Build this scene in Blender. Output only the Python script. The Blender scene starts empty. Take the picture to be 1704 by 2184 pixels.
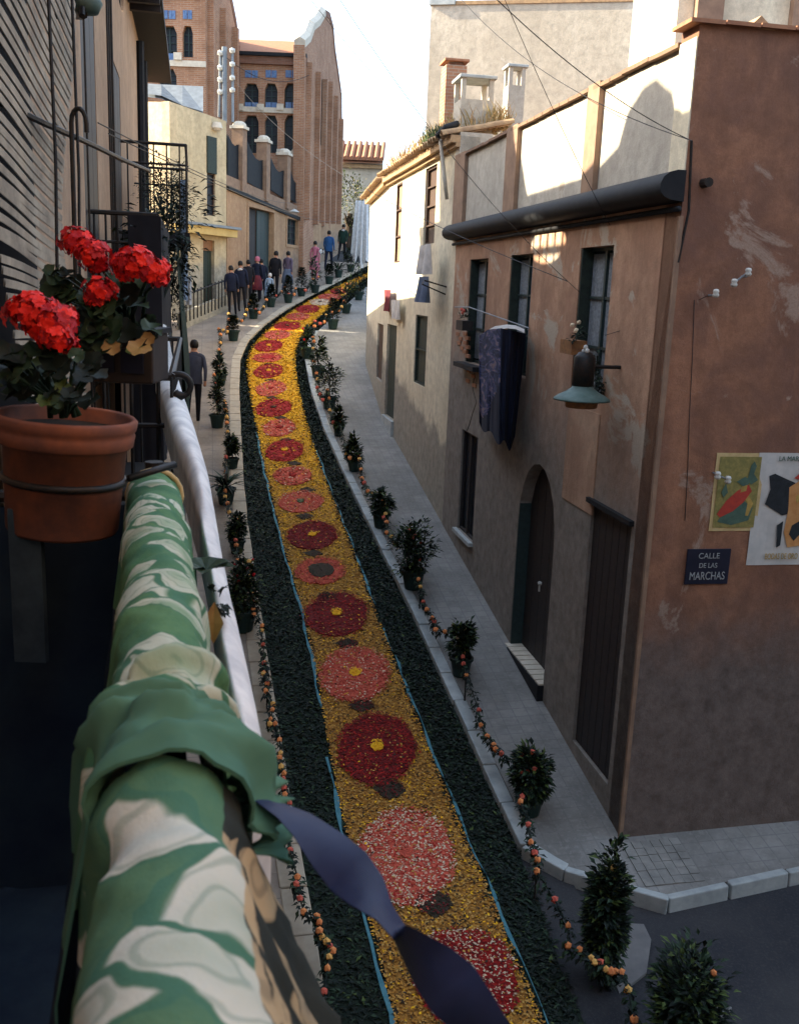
import bpy, math, random
from math import radians, sin, cos, pi, sqrt, atan2
from mathutils import Vector, Matrix, noise
from mathutils.geometry import tessellate_polygon
random.seed(7)
R = random.random
U = random.uniform
sc = bpy.context.scene
col = sc.collection

# ------------------------------------------------------------------ camera, sky, sun, exposure
F, PITCH, ROLL = 2100.0, radians(12.7), radians(2.3)       # focal length for a picture 2184 units high
FW = Vector((0, cos(PITCH), -sin(PITCH))); R0 = Vector((1, 0, 0)); U0 = R0.cross(FW)
RX = R0 * cos(ROLL) + U0 * sin(ROLL); UY = -R0 * sin(ROLL) + U0 * cos(ROLL)
cam_d = bpy.data.cameras.new('camera'); cam = bpy.data.objects.new('camera', cam_d); col.objects.link(cam)
m = Matrix((RX, UY, -FW)).transposed().to_4x4(); cam.matrix_world = m
cam_d.sensor_fit = 'VERTICAL'; cam_d.sensor_height = 36; cam_d.lens = 36 * F / 2184
cam_d.clip_start = .05; cam_d.clip_end = 2000
cam_d.dof.use_dof = True; cam_d.dof.focus_distance = 12; cam_d.dof.aperture_fstop = 12
sc.camera = cam
SUN_EL, SUN_AZ = radians(28), radians(-84)                  # azimuth from +Y towards +X
sdir = Vector((sin(SUN_AZ) * cos(SUN_EL), cos(SUN_AZ) * cos(SUN_EL), sin(SUN_EL)))
w = bpy.data.worlds.new('World'); sc.world = w; w.use_nodes = True
nt = w.node_tree
sky = nt.nodes.new('ShaderNodeTexSky'); sky.sky_type = 'NISHITA'; sky.sun_disc = False
sky.sun_elevation = SUN_EL; sky.sun_rotation = SUN_AZ; sky.air_density = 1.0; sky.dust_density = 3.0; sky.ozone_density = 1.0
hz_ = nt.nodes.new('ShaderNodeMixRGB'); hz_.inputs[0].default_value = .5; hz_.inputs[2].default_value = (2.5, 3.0, 3.7, 1)   # thin bright evening overcast
nt.links.new(sky.outputs[0], hz_.inputs[1]); nt.links.new(hz_.outputs[0], nt.nodes['Background'].inputs[0]); nt.nodes['Background'].inputs[1].default_value = .15
sl = bpy.data.lights.new('sun', 'SUN'); sl.energy = 4.6; sl.angle = radians(.53); sl.color = (1, .86, .64)
so = bpy.data.objects.new('sun', sl); col.objects.link(so); so.rotation_euler = (-sdir).to_track_quat('-Z', 'Y').to_euler()
sc.view_settings.view_transform = 'Standard'; sc.view_settings.look = 'None'; sc.view_settings.gamma = 1
sc.view_settings.use_curve_mapping = False; sc.view_settings.exposure = 2.15
try: sc.cycles.max_bounces = 6; sc.cycles.diffuse_bounces = 3
except Exception: pass

# ------------------------------------------------------------------ survey helpers: sight lines from where the camera stands
Z0, SL = -6.35, .153                                        # the street climbs away from the camera
def ray(x, y): return FW * F + RX * (x - 852) + UY * (1092 - y)
def gz(y): return Z0 + SL * (y if y < 62 else 62 + (y - 62) * .3)
def g(x, y, h=0):
    d = ray(x, y); return d * ((Z0 + h) / (d.z - SL * d.y))
def atd(x, y, Y): d = ray(x, y); return d * (Y / d.y)
def atz(x, y, z): d = ray(x, y); return d * (z / d.z)
class Frame:                                                # a vertical plane: origin, heading (deg from +Y), normal on its left or right
    def __init__(s, P, hd, side=-1):
        s.P = Vector((P[0], P[1], 0)); s.u = Vector((sin(radians(hd)), cos(radians(hd)), 0))
        s.n = Vector((s.u.y, -s.u.x, 0)) * side * 1.0
    def uz(s, x, y, off=0):
        d = ray(x, y); P = s.P + s.n * off; t = P.dot(s.n) / d.dot(s.n); q = d * t
        return ((q - s.P).dot(s.u), q.z)
    def pt(s, u, z, off=0): return s.P + s.u * u + s.n * off + Vector((0, 0, z))
    def px(s, x, y, off=0): u, z = s.uz(x, y, off); return s.pt(u, z, off)
    def rect(s, x1, x2, yt, yb):                            # opening seen between x1..x2, its top and sill read at its middle
        xm = (x1 + x2) / 2; um, zt = s.uz(xm, yt); _, zb = s.uz(xm, yb)
        a = s.uz(x1, (yt + yb) / 2)[0]; b = s.uz(x2, (yt + yb) / 2)[0]
        if a > b: a, b = b, a
        return (a, b, zb, zt)

# ------------------------------------------------------------------ materials
MATS = {}
def N(nt, t, **k):
    n = nt.nodes.new(t)
    for a, v in k.items(): setattr(n, a, v)
    return n
def noise_n(nt, vec, scale, detail=6, rough=.6, mapscale=None, dist=0):
    if mapscale:
        mp = N(nt, 'ShaderNodeMapping'); mp.inputs['Scale'].default_value = mapscale; nt.links.new(vec, mp.inputs[0]); vec = mp.outputs[0]
    n = N(nt, 'ShaderNodeTexNoise'); n.inputs['Scale'].default_value = scale; n.inputs['Detail'].default_value = detail
    n.inputs['Roughness'].default_value = rough; n.inputs['Distortion'].default_value = dist
    nt.links.new(vec, n.inputs[0]); return n.outputs[0]
def ramp(nt, fac, stops):
    r = N(nt, 'ShaderNodeValToRGB'); e = r.color_ramp.elements
    while len(e) < len(stops): e.new(.5)
    for k, (p, c) in enumerate(stops):
        e[k].position = p; e[k].color = (c, c, c, 1) if isinstance(c, (int, float)) else (*c, 1)
    nt.links.new(fac, r.inputs[0]); return r.outputs[0]
def mix(nt, fac, a, b, mode='MIX'):
    x = N(nt, 'ShaderNodeMixRGB', blend_type=mode)
    for i, v in ((0, fac), (1, a), (2, b)):
        if isinstance(v, bpy.types.NodeSocket): nt.links.new(v, x.inputs[i])
        elif i == 0: x.inputs[0].default_value = v
        else: x.inputs[i].default_value = (*v, 1)
    return x.outputs[0]
def mathn(nt, op, a, b=0, clamp=False):
    x = N(nt, 'ShaderNodeMath', operation=op); x.use_clamp = clamp
    for i, v in ((0, a), (1, b)):
        if isinstance(v, bpy.types.NodeSocket): nt.links.new(v, x.inputs[i])
        else: x.inputs[i].default_value = v
    return x.outputs[0]
def start(name, rough=.8, metal=0):
    m = bpy.data.materials.new(name); m.use_nodes = True; nt = m.node_tree; b = nt.nodes['Principled BSDF']
    b.inputs['Roughness'].default_value = rough; b.inputs['Metallic'].default_value = metal
    b.inputs['Specular IOR Level'].default_value = .25
    pos = N(nt, 'ShaderNodeNewGeometry').outputs['Position']
    MATS[name] = m
    return m, nt, b, pos
def bump(nt, b, h, strength=.3, dist=.01):
    n = N(nt, 'ShaderNodeBump'); n.inputs['Strength'].default_value = strength; n.inputs['Distance'].default_value = dist
    nt.links.new(h, n.inputs['Height']); nt.links.new(n.outputs[0], b.inputs['Normal'])
def simple(name, c, c2=None, scale=8, rough=.8, metal=0, bs=.2, bd=.005, sp=None):
    m, nt, b, pos = start(name, rough, metal)
    f = noise_n(nt, pos, scale, 5, .65)
    c2 = c2 or tuple(v * .6 for v in c)
    nt.links.new(mix(nt, ramp(nt, f, [(.35, 0), (.65, 1)]), c, c2), b.inputs['Base Color'])
    if bs: bump(nt, b, f, bs, bd)
    if sp is not None: b.inputs['Specular IOR Level'].default_value = sp
    return m
def height_over_ground(nt, pos):
    d = N(nt, 'ShaderNodeVectorMath', operation='DOT_PRODUCT'); d.inputs[1].default_value = (0, -SL, 1); nt.links.new(pos, d.inputs[0])
    return mathn(nt, 'ADD', d.outputs['Value'], -Z0)
def plaster(name, c1, c2, patch, low, dado=1.0, dsoft=.25, streak=.5, patch_lo=.62, big=1.1, split=False):
    m, nt, b, pos = start(name, .92)
    n1 = noise_n(nt, pos, big, 8, .62, dist=.4); n2 = noise_n(nt, pos, 7, 8, .7); n3 = noise_n(nt, pos, 1.5, 7, .6, (1.5, 1.5, .33), .5)
    n5 = noise_n(nt, pos, 60, 3, .8)
    c = mix(nt, ramp(nt, n1, [(.40, 0), (.60, 1)]), c1, c2)
    c = mix(nt, ramp(nt, n2, [(.42, 0), (.68, .7)]), c, tuple(v * .55 for v in c1))
    c = mix(nt, mathn(nt, 'MULTIPLY', ramp(nt, n3, [(.46, 0), (.72, 1)]), streak), c, tuple(v * .62 for v in c2))
    c = mix(nt, mathn(nt, 'MULTIPLY', ramp(nt, n3, [(.3, 1), (.42, 0)]), streak * .5), c, tuple(min(1, v * 1.45) for v in c1))
    c = mix(nt, ramp(nt, noise_n(nt, pos, .9, 10, .68, dist=.8), [(patch_lo, 0), (patch_lo + .035, 1)]), c, patch)
    h = height_over_ground(nt, pos)
    n4 = noise_n(nt, pos, 1.6, 8, .65)
    hh = mathn(nt, 'ADD', h, mathn(nt, 'MULTIPLY', n4, -1.1))
    lo = mathn(nt, 'SUBTRACT', 1.0, mathn(nt, 'DIVIDE', mathn(nt, 'SUBTRACT', hh, dado - .55), dsoft, True), True)
    if low: c = mix(nt, lo, c, mix(nt, ramp(nt, n2, [(.35, 0), (.7, 1)]), low, tuple(v * .5 for v in low)))
    c = mix(nt, mathn(nt, 'MULTIPLY', ramp(nt, n5, [(.4, 0), (.6, 1)]), .22), c, tuple(v * .4 for v in c1))
    nt.links.new(c, b.inputs['Base Color'])
    bump(nt, b, mathn(nt, 'ADD', mathn(nt, 'MULTIPLY', n2, .7), mathn(nt, 'MULTIPLY', n5, .25)), .55, .02)
    return m
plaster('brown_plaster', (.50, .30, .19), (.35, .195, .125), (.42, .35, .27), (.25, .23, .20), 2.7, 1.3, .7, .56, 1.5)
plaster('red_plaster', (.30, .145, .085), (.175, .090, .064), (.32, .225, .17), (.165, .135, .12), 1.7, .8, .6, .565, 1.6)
plaster('cream_plaster', (.74, .67, .50), (.66, .58, .42), (.5, .44, .33), (.36, .33, .27), 1.3, .2, .4, .66)
plaster('parapet_plaster', (.52, .48, .40), (.45, .41, .34), (.36, .3, .23), None, 0, .2, .6, .66)
plaster('grey_plaster', (.56, .50, .40), (.47, .41, .32), (.55, .5, .41), None, 0, .2, .4, .62, .5)
plaster('yellow_plaster', (.60, .49, .31), (.50, .40, .25), (.38, .31, .22), (.40, .37, .3), 1.5, .4, .5, .64)
plaster('ochre_plaster', (.44, .28, .16), (.37, .22, .125), (.5, .36, .23), (.3, .22, .16), .9, .4, .5, .66)
plaster('chase_plaster', (.50, .33, .22), (.37, .22, .145), (.45, .38, .3), None, 0, .2, .8, .62)
plaster('pink_plaster', (.46, .31, .2), (.38, .25, .16), (.33, .23, .16), None, 0, .2, .5, .68)
simple('dark_trim', (.006, .008, .011), (.013, .014, .016), 9, .7)
simple('iron', (.012, .016, .018), (.03, .022, .018), 30, .5, .3)
simple('shutter_green', (.03, .045, .035), (.02, .028, .024), 20, .6)
simple('shutter_brown', (.075, .045, .03), (.05, .03, .022), 20, .6)
simple('dark_wood', (.02, .018, .02), (.035, .028, .025), 14, .6)
simple('grey_wood', (.40, .35, .27), (.22, .19, .15), 5, .85, bs=.5)
simple('kerb_stone', (.40, .43, .42), (.28, .31, .31), 6, .85)
simple('tile_grey', (.25, .245, .225), (.15, .15, .14), 5, .9)
simple('kerb_left', (.42, .36, .27), (.33, .28, .21), 6, .85)
simple('terracotta', (.25, .085, .045), (.11, .05, .04), 9, .9)
simple('terracotta_dark', (.24, .085, .045), (.15, .06, .04), 6, .8)
simple('soil', (.03, .022, .015), None, 20, .95)
simple('green_pot', (.012, .035, .032), (.01, .022, .02), 9, .5)
simple('leaf', (.024, .050, .022), (.012, .028, .014), 14, .6)
simple('leaf_dark', (.009, .018, .012), (.005, .010, .008), 14, .65)
simple('leaf_light', (.09, .13, .035), (.05, .08, .02), 14, .6)
simple('leaf_dry', (.30, .20, .06), (.2, .10, .04), 14, .7)
simple('grass_dry', (.36, .27, .12), (.22, .17, .07), 10, .9)
simple('grass_straw', (.5, .36, .17), (.35, .22, .1), 10, .9)
simple('geranium_red', (.80, .02, .008), (.62, .010, .006), 40, .55)
simple('geranium_deep', (.45, .008, .014), (.30, .005, .012), 40, .6)
simple('pompom_orange', (.75, .30, .10), (.65, .20, .07), 20, .8)
simple('pompom_yellow', (.78, .46, .13), (.68, .36, .1), 20, .8)
simple('pompom_pink', (.62, .14, .08), (.55, .10, .08), 20, .8)
simple('petal_yellow', (.92, .54, .018), (.80, .38, .015), 12, .85)
simple('petal_ochre', (.50, .235, .035), (.34, .15, .03), 12, .85)
simple('petal_red', (.40, .018, .012), (.27, .012, .012), 20, .85)
simple('petal_darkred', (.16, .010, .012), (.11, .01, .01), 20, .85)
simple('petal_pink', (.62, .12, .07), (.5, .08, .05), 20, .85)
simple('petal_white', (.72, .6, .42), (.6, .46, .3), 20, .85)
simple('petal_dark', (.03, .03, .018), (.05, .03, .02), 20, .9)
simple('clippings', (.014, .024, .014), (.007, .013, .010), 5, .95, bs=.6, bd=.03)
simple('blue_paint', (.04, .15, .19), (.08, .22, .26), 9, .8)
simple('blue_tile', (.07, .13, .27), (.13, .22, .38), 9, .5)
simple('white_enamel', (.55, .55, .5), (.45, .45, .42), 9, .35)
simple('white_stone', (.62, .56, .45), (.5, .44, .35), 7, .8)
simple('window_dark', (.012, .016, .024), (.02, .024, .03), 2, .4, sp=.2)
simple('curtain', (.22, .25, .28), (.13, .15, .17), 30, .9)
simple('frame_green', (.03, .05, .05), (.02, .035, .035), 20, .5)
simple('lamp_green', (.10, .155, .14), (.065, .11, .10), 12, .55)
simple('brass_rust', (.28, .13, .05), (.16, .08, .04), 20, .6)
simple('zinc', (.22, .25, .27), (.16, .18, .2), 5, .5, .3)
simple('clay_tile', (.36, .17, .09), (.26, .12, .07), 11, .85, bs=.5)
simple('clay_tile_pale', (.42, .28, .15), (.26, .17, .10), 11, .85, bs=.5)
simple('wood_post', (.26, .15, .09), (.18, .1, .06), 12, .85)
simple('pilaster_brown', (.29, .19, .125), (.20, .13, .09), 4, .9)
simple('skin', (.42, .22, .14), (.36, .18, .11), 5, .6)
simple('hair', (.012, .010, .009), None, 30, .6)
for nm, c in dict(navy=(.012, .016, .035), blackish=(.012, .012, .016), slate=(.055, .06, .085), pinkc=(.5, .16, .22), blue=(.03, .10, .25), whitec=(.6, .58, .55), greyblue=(.14, .18, .26), purple=(.12, .09, .13), wine=(.16, .03, .04), lightblue=(.3, .4, .52), dgreen=(.015, .04, .03)).items():
    simple('cloth_' + nm, c, tuple(v * .7 for v in c), 6, .95)
simple('awning_yellow', (.55, .40, .16), (.45, .32, .12), 4, .9)
simple('paper_blue', (.45, .60, .68), (.36, .5, .6), 4, .9)
simple('step_tile', (.62, .56, .45), (.52, .46, .36), 9, .6)
simple('wire', (.02, .02, .022), None, 5, .6)
simple('bark', (.07, .045, .03), (.04, .03, .02), 20, .9)

def brick_mat(name, c1, c2, mortar, scale, w=.24, h=.065, rot=None):
    m, nt, b, pos = start(name, .9)
    sep = N(nt, 'ShaderNodeSeparateXYZ'); nt.links.new(pos, sep.inputs[0])
    cb = N(nt, 'ShaderNodeCombineXYZ'); nt.links.new(mathn(nt, 'ADD', sep.outputs[0], sep.outputs[1]), cb.inputs[0]); nt.links.new(sep.outputs[2], cb.inputs[1])
    t = N(nt, 'ShaderNodeTexBrick'); nt.links.new(cb.outputs[0], t.inputs[0]); t.inputs['Scale'].default_value = 1
    t.inputs['Brick Width'].default_value = w; t.inputs['Row Height'].default_value = h; t.inputs['Mortar Size'].default_value = .008
    t.inputs['Color1'].default_value = (*c1, 1); t.inputs['Color2'].default_value = (*c2, 1); t.inputs['Mortar'].default_value = (*mortar, 1)
    f = noise_n(nt, pos, 1.2, 8, .65)
    nt.links.new(mix(nt, ramp(nt, f, [(.42, 0), (.68, .6)]), t.outputs[0], tuple(v * .45 for v in c1)), b.inputs['Base Color'])
    bump(nt, b, t.outputs['Fac'], -.4, .01); return m
brick_mat('brick_wall', (.40, .20, .11), (.30, .14, .08), (.38, .3, .22), 1)
brick_mat('brick_dark', (.25, .115, .07), (.18, .085, .055), (.2, .15, .12), 1)

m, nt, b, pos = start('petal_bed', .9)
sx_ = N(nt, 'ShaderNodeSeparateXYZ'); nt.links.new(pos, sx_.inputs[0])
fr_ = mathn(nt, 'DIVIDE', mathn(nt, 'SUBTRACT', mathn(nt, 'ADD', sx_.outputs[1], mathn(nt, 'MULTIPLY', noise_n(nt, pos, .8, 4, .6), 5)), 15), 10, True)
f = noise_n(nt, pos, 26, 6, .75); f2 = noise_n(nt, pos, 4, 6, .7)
cn = mix(nt, ramp(nt, f, [(.36, 0), (.6, 1)]), (.12, .055, .018), (.48, .225, .04)); cf = mix(nt, ramp(nt, f, [(.36, 0), (.6, 1)]), (.68, .33, .02), (.88, .50, .02))  # ochre mix towards the camera, with the dimmer light there put into the colour
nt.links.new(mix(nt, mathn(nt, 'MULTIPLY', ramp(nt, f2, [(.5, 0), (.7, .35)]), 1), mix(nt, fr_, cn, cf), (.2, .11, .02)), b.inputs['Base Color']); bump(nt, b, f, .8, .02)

def paving_mat(name, c1, c2, size, dark, hd=-11):
    m, nt, b, pos = start(name, .85)
    mp = N(nt, 'ShaderNodeMapping'); mp.inputs['Rotation'].default_value = (0, 0, radians(hd)); nt.links.new(pos, mp.inputs[0])
    t = N(nt, 'ShaderNodeTexBrick'); nt.links.new(mp.outputs[0], t.inputs[0]); t.offset = 0; t.inputs['Scale'].default_value = 1
    t.inputs['Brick Width'].default_value = size; t.inputs['Row Height'].default_value = size; t.inputs['Mortar Size'].default_value = .006
    t.inputs['Color1'].default_value = (*c1, 1); t.inputs['Color2'].default_value = (*c2, 1); t.inputs['Mortar'].default_value = (*dark, 1)
    f = noise_n(nt, pos, 1.3, 9, .62); f2 = noise_n(nt, pos, 22, 4, .7)
    c = mix(nt, ramp(nt, f, [(.4, 0), (.62, .75)]), t.outputs[0], tuple(v * .55 for v in c1))
    c = mix(nt, ramp(nt, noise_n(nt, pos, 5, 8, .7), [(.5, 0), (.68, .5)]), c, tuple(v * .5 for v in c1))
    c = mix(nt, ramp(nt, f2, [(.5, 0), (.8, .5)]), c, tuple(v * 1.3 for v in c1))
    nt.links.new(c, b.inputs['Base Color']); bump(nt, b, t.outputs['Fac'], -.5, .006); return m
paving_mat('paving_right', (.25, .245, .225), (.22, .215, .205), .16, (.17, .17, .165))
paving_mat('paving_left', (.30, .25, .20), (.26, .22, .175), .3, (.17, .15, .12))
m, nt, b, pos = start('asphalt', .95)
f = noise_n(nt, pos, 1.1, 9, .65); f2 = noise_n(nt, pos, 45, 3, .8)
c = mix(nt, ramp(nt, f, [(.38, 0), (.66, 1)]), (.026, .028, .034), (.048, .048, .05)); c = mix(nt, ramp(nt, f2, [(.5, 0), (.75, .7)]), c, (.065, .065, .065))
nt.links.new(c, b.inputs['Base Color']); bump(nt, b, f2, .6, .008)
simple('road_patch', (.17, .165, .16), (.12, .12, .12), 4, .9)

def fold_cloth(name, cols, scale, stretch, rough=.85, thr=(.44, .5, .56), dist=2.2):
    m, nt, b, pos = start(name, rough)
    uvn = N(nt, 'ShaderNodeTexCoord').outputs['UV']
    f = noise_n(nt, uvn, scale, 3, .5, stretch, dist); f2 = noise_n(nt, uvn, scale * 1.7, 2, .5, stretch, dist * 1.4)
    c = ramp(nt, f, [(thr[0], cols[0]), (thr[0] + .03, cols[1]), (thr[1] + .02, cols[1]), (thr[1] + .045, cols[2]), (thr[2] + .08, cols[3])])
    wv = N(nt, 'ShaderNodeTexWave'); wv.inputs['Scale'].default_value = 9; wv.inputs['Distortion'].default_value = 9; wv.inputs['Detail'].default_value = 1; wv.inputs['Detail Scale'].default_value = 1.2
    nt.links.new(uvn, wv.inputs[0])
    k = mathn(nt, 'MULTIPLY', ramp(nt, wv.outputs['Fac'], [(.62, 0), (.72, 1)]), ramp(nt, f2, [(.5, 0), (.56, .75)]))
    c = mix(nt, k, c, cols[4])
    nt.links.new(c, b.inputs['Base Color']); bump(nt, b, noise_n(nt, uvn, 130, 4, .7), .5, .002); return m
def floral(name, ground, shade, petal, petal2, outline, scale, cover, vein=26, stretch=(1, 1, 1)):
    """printed cotton: big overlapping petals with outlines and veins on a plain ground"""
    m, nt, b, pos = start(name, .85); uvn = N(nt, 'ShaderNodeTexCoord').outputs['UV']
    ds = N(nt, 'ShaderNodeTexNoise'); ds.inputs['Scale'].default_value = 7; nt.links.new(uvn, ds.inputs[0])
    va = N(nt, 'ShaderNodeVectorMath', operation='MULTIPLY_ADD'); nt.links.new(ds.outputs['Color'], va.inputs[0]); va.inputs[1].default_value = (.16, .16, 0); nt.links.new(uvn, va.inputs[2])
    mp = N(nt, 'ShaderNodeMapping'); mp.inputs['Scale'].default_value = stretch; nt.links.new(va.outputs[0], mp.inputs[0])
    vo = N(nt, 'ShaderNodeTexVoronoi'); vo.inputs['Scale'].default_value = scale; nt.links.new(mp.outputs[0], vo.inputs[0])
    ve = N(nt, 'ShaderNodeTexVoronoi', feature='DISTANCE_TO_EDGE'); ve.inputs['Scale'].default_value = scale; nt.links.new(mp.outputs[0], ve.inputs[0])
    sc_ = N(nt, 'ShaderNodeSeparateXYZ'); nt.links.new(vo.outputs['Color'], sc_.inputs[0])
    is_p = ramp(nt, sc_.outputs[0], [(cover - .01, 1), (cover + .01, 0)])
    rib = mathn(nt, 'SINE', mathn(nt, 'MULTIPLY', vo.outputs['Distance'], vein * 2.2))
    pc_ = mix(nt, ramp(nt, vo.outputs['Distance'], [(.1, 1), (.55, 0)]), petal, petal2); pc_ = mix(nt, ramp(nt, rib, [(.55, 0), (.95, .35)]), pc_, outline)
    gn = mix(nt, ramp(nt, noise_n(nt, uvn, 9, 4, .6), [(.35, 0), (.65, 1)]), ground, shade)
    c = mix(nt, mathn(nt, 'MULTIPLY', is_p, ramp(nt, ve.outputs['Distance'], [(.045, 0), (.075, 1)])), gn, pc_)
    c = mix(nt, mathn(nt, 'MULTIPLY', is_p, ramp(nt, ve.outputs['Distance'], [(.02, .9), (.06, 0)])), c, outline)
    nt.links.new(c, b.inputs['Base Color']); bump(nt, b, noise_n(nt, uvn, 140, 4, .7), .5, .002); return m
floral('print_green', (.045, .14, .075), (.09, .20, .085), (.44, .48, .38), (.20, .30, .18), (.05, .15, .09), 15, .52, 20, (1.25, .55, 1))
floral('print_near', (.05, .15, .10), (.09, .19, .10), (.52, .55, .48), (.36, .42, .34), (.05, .15, .10), 11, .46, 10, (1, .8, 1))
floral('print_border', (.016, .024, .022), (.03, .035, .03), (.44, .34, .20), (.34, .27, .17), (.02, .028, .026), 17, .52, 9, (.75, 1, 1))
simple('cloth_plain_green', (.05, .14, .105), (.075, .175, .115), 4, .9)
simple('cloth_inner', (.010, .018, .035), (.02, .035, .05), 5, .95)  # near black navy: the shade inside the balcony is put into this colour
simple('white_sheet', (.74, .74, .72), (.50, .51, .52), 9, .95)
simple('lace', (.48, .52, .42), (.28, .34, .26), 40, .9)
simple('ribbon_blue', (.008, .014, .05), (.02, .032, .09), 5, .55, sp=.3)
fold_cloth('print_blue', [(.012, .016, .04), (.03, .04, .10), (.07, .07, .15), (.20, .14, .14), (.03, .04, .11)], 1.0, (5, 5, 1))
def mt(n): return MATS[n]

# ------------------------------------------------------------------ mesh helpers
class MB:
    def __init__(s): s.v = []; s.f = []; s.mi = []; s.uv = {}
    def add(s, vs, fs, mi=0):
        o = len(s.v); s.v += [tuple(v) for v in vs]; s.f += [tuple(i + o for i in f) for f in fs]; s.mi += [mi] * len(fs); return o
    def box(s, c, dx, dy, dz, ax=None, mi=0):               # centre, half sizes, axes
        c = Vector(c); X, Y, Z = ax or (Vector((1, 0, 0)), Vector((0, 1, 0)), Vector((0, 0, 1)))
        vs = [c + X * (a * dx) + Y * (b_ * dy) + Z * (k * dz) for a in (-1, 1) for b_ in (-1, 1) for k in (-1, 1)]
        s.add(vs, [(0, 1, 3, 2), (4, 6, 7, 5), (0, 4, 5, 1), (2, 3, 7, 6), (0, 2, 6, 4), (1, 5, 7, 3)], mi)
    def fbox(s, fr, u0, u1, z0, z1, o0, o1, mi=0):          # box in the coordinates of a Frame
        s.box(fr.pt((u0 + u1) / 2, (z0 + z1) / 2, (o0 + o1) / 2), abs(u1 - u0) / 2, abs(o1 - o0) / 2, abs(z1 - z0) / 2, (fr.u, fr.n, Vector((0, 0, 1))), mi)
    def tube(s, pts, r, n=8, mi=0, cap=True):
        pts = [Vector(p) for p in pts]; rs = r if isinstance(r, (list, tuple)) else [r] * len(pts)
        rings = []; up = None
        for i, p in enumerate(pts):
            t = (pts[min(i + 1, len(pts) - 1)] - pts[max(i - 1, 0)]).normalized()
            a = (up or (Vector((0, 0, 1)) if abs(t.z) < .9 else Vector((1, 0, 0))))
            a = (a - t * a.dot(t)).normalized(); up = a; b_ = t.cross(a)
            rings.append([p + (a * cos(2 * pi * k / n) + b_ * sin(2 * pi * k / n)) * rs[i] for k in range(n)])
        vs = [v for r_ in rings for v in r_]; fs = []
        for i in range(len(pts) - 1):
            for k in range(n): fs.append((i * n + k, i * n + (k + 1) % n, (i + 1) * n + (k + 1) % n, (i + 1) * n + k))
        if cap: fs += [tuple(range(n))[::-1], tuple((len(pts) - 1) * n + k for k in range(n))]
        s.add(vs, fs, mi)
    def lathe(s, c, prof, n=24, mi=0, tilt=None):
        c = Vector(c); vs = []; fs = []
        for (r, z) in prof:
            for k in range(n):
                v = Vector((r * cos(2 * pi * k / n), r * sin(2 * pi * k / n), z))
                if tilt: v = tilt @ v
                vs.append(c + v)
        for i in range(len(prof) - 1):
            for k in range(n): fs.append((i * n + k, i * n + (k + 1) % n, (i + 1) * n + (k + 1) % n, (i + 1) * n + k))
        s.add(vs, fs, mi)
    def grid(s, P, mi=0, uv=None):                          # P[i][j] points
        ni, nj = len(P), len(P[0]); o = len(s.v)
        for i in range(ni):
            for j in range(nj):
                s.v.append(tuple(P[i][j]))
                if uv: s.uv[len(s.v) - 1] = uv[i][j]
        for i in range(ni - 1):
            for j in range(nj - 1): s.f.append((o + i * nj + j, o + (i + 1) * nj + j, o + (i + 1) * nj + j + 1, o + i * nj + j + 1)); s.mi.append(mi)
    def ball(s, c, r, mi=0, jit=.15, sq=1):
        t = (1 + sqrt(5)) / 2; vs = []
        for a in (-1, 1):
            for b_ in (-t, t): vs += [(0, a, b_), (a, b_, 0), (b_, 0, a)]
        import itertools
        k = 1 / sqrt(1 + t * t); P = [Vector(v) * k for v in vs]; fs = []
        e = 2 * k
        for i, j, l in itertools.combinations(range(12), 3):
            if abs((P[i] - P[j]).length - e) < .01 and abs((P[j] - P[l]).length - e) < .01 and abs((P[i] - P[l]).length - e) < .01: fs.append((i, j, l))
        if not hasattr(MB, 'ico'): MB.ico = (P, fs)
        s.add([Vector(c) + Vector((p.x, p.y, p.z * sq)) * r * (1 + U(-jit, jit)) for p in P], fs, mi)
    def leaf(s, p, d, up, L, W, mi=0, droop=.15):           # a folded, pointed leaf: 4 triangles
        p = Vector(p); d = d.normalized(); sd = d.cross(up)
        if sd.length < 1e-3: sd = Vector((1, 0, 0))
        sd.normalize(); nn = sd.cross(d)
        a = p + d * L * .5; s.add([p, a + sd * W / 2 + nn * W * .15, p + d * L - nn * L * droop, a - sd * W / 2 + nn * W * .15, a - nn * W * .05], [(0, 1, 4), (1, 2, 4), (2, 3, 4), (3, 0, 4)], mi)
    def build(s, name, mats, parent=None, smooth=False, **pr):
        me = bpy.data.meshes.new(name); me.from_pydata(s.v, [], s.f)
        if not isinstance(mats, (list, tuple)): mats = [mats]
        for m_ in mats: me.materials.append(MATS[m_] if isinstance(m_, str) else m_)
        if len(mats) > 1: me.polygons.foreach_set('material_index', s.mi)
        if smooth: me.polygons.foreach_set('use_smooth', [True] * len(me.polygons))
        if s.uv:
            l = me.uv_layers.new(name='UVMap')
            for lp in me.loops: l.data[lp.index].uv = s.uv.get(lp.vertex_index, (0, 0))
        me.update()
        o = bpy.data.objects.new(name, me); col.objects.link(o)
        if parent: o.parent = parent; o.matrix_parent_inverse = PINV(parent)
        for k, v in pr.items(): o[k] = v
        return o
def PINV(p):
    def wm(o): return (wm(o.parent) @ o.matrix_parent_inverse if o.parent else Matrix()) @ o.matrix_basis
    return wm(p).inverted()
def thing(name, label, cat, loc=(0, 0, 0), group=None, kind=None):
    o = bpy.data.objects.new(name, None); col.objects.link(o); o.location = loc; o.empty_display_size = .1
    o['label'] = label; o['category'] = cat
    if group: o['group'] = group
    return o
def tag(o, label, cat, group=None):
    o['label'] = label; o['category'] = cat
    if group: o['group'] = group
    return o
def bevel(o, w_=.01, seg=2):
    b_ = o.modifiers.new('bevel', 'BEVEL'); b_.width = w_; b_.segments = seg; b_.limit_method = 'ANGLE'; return o
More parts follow.
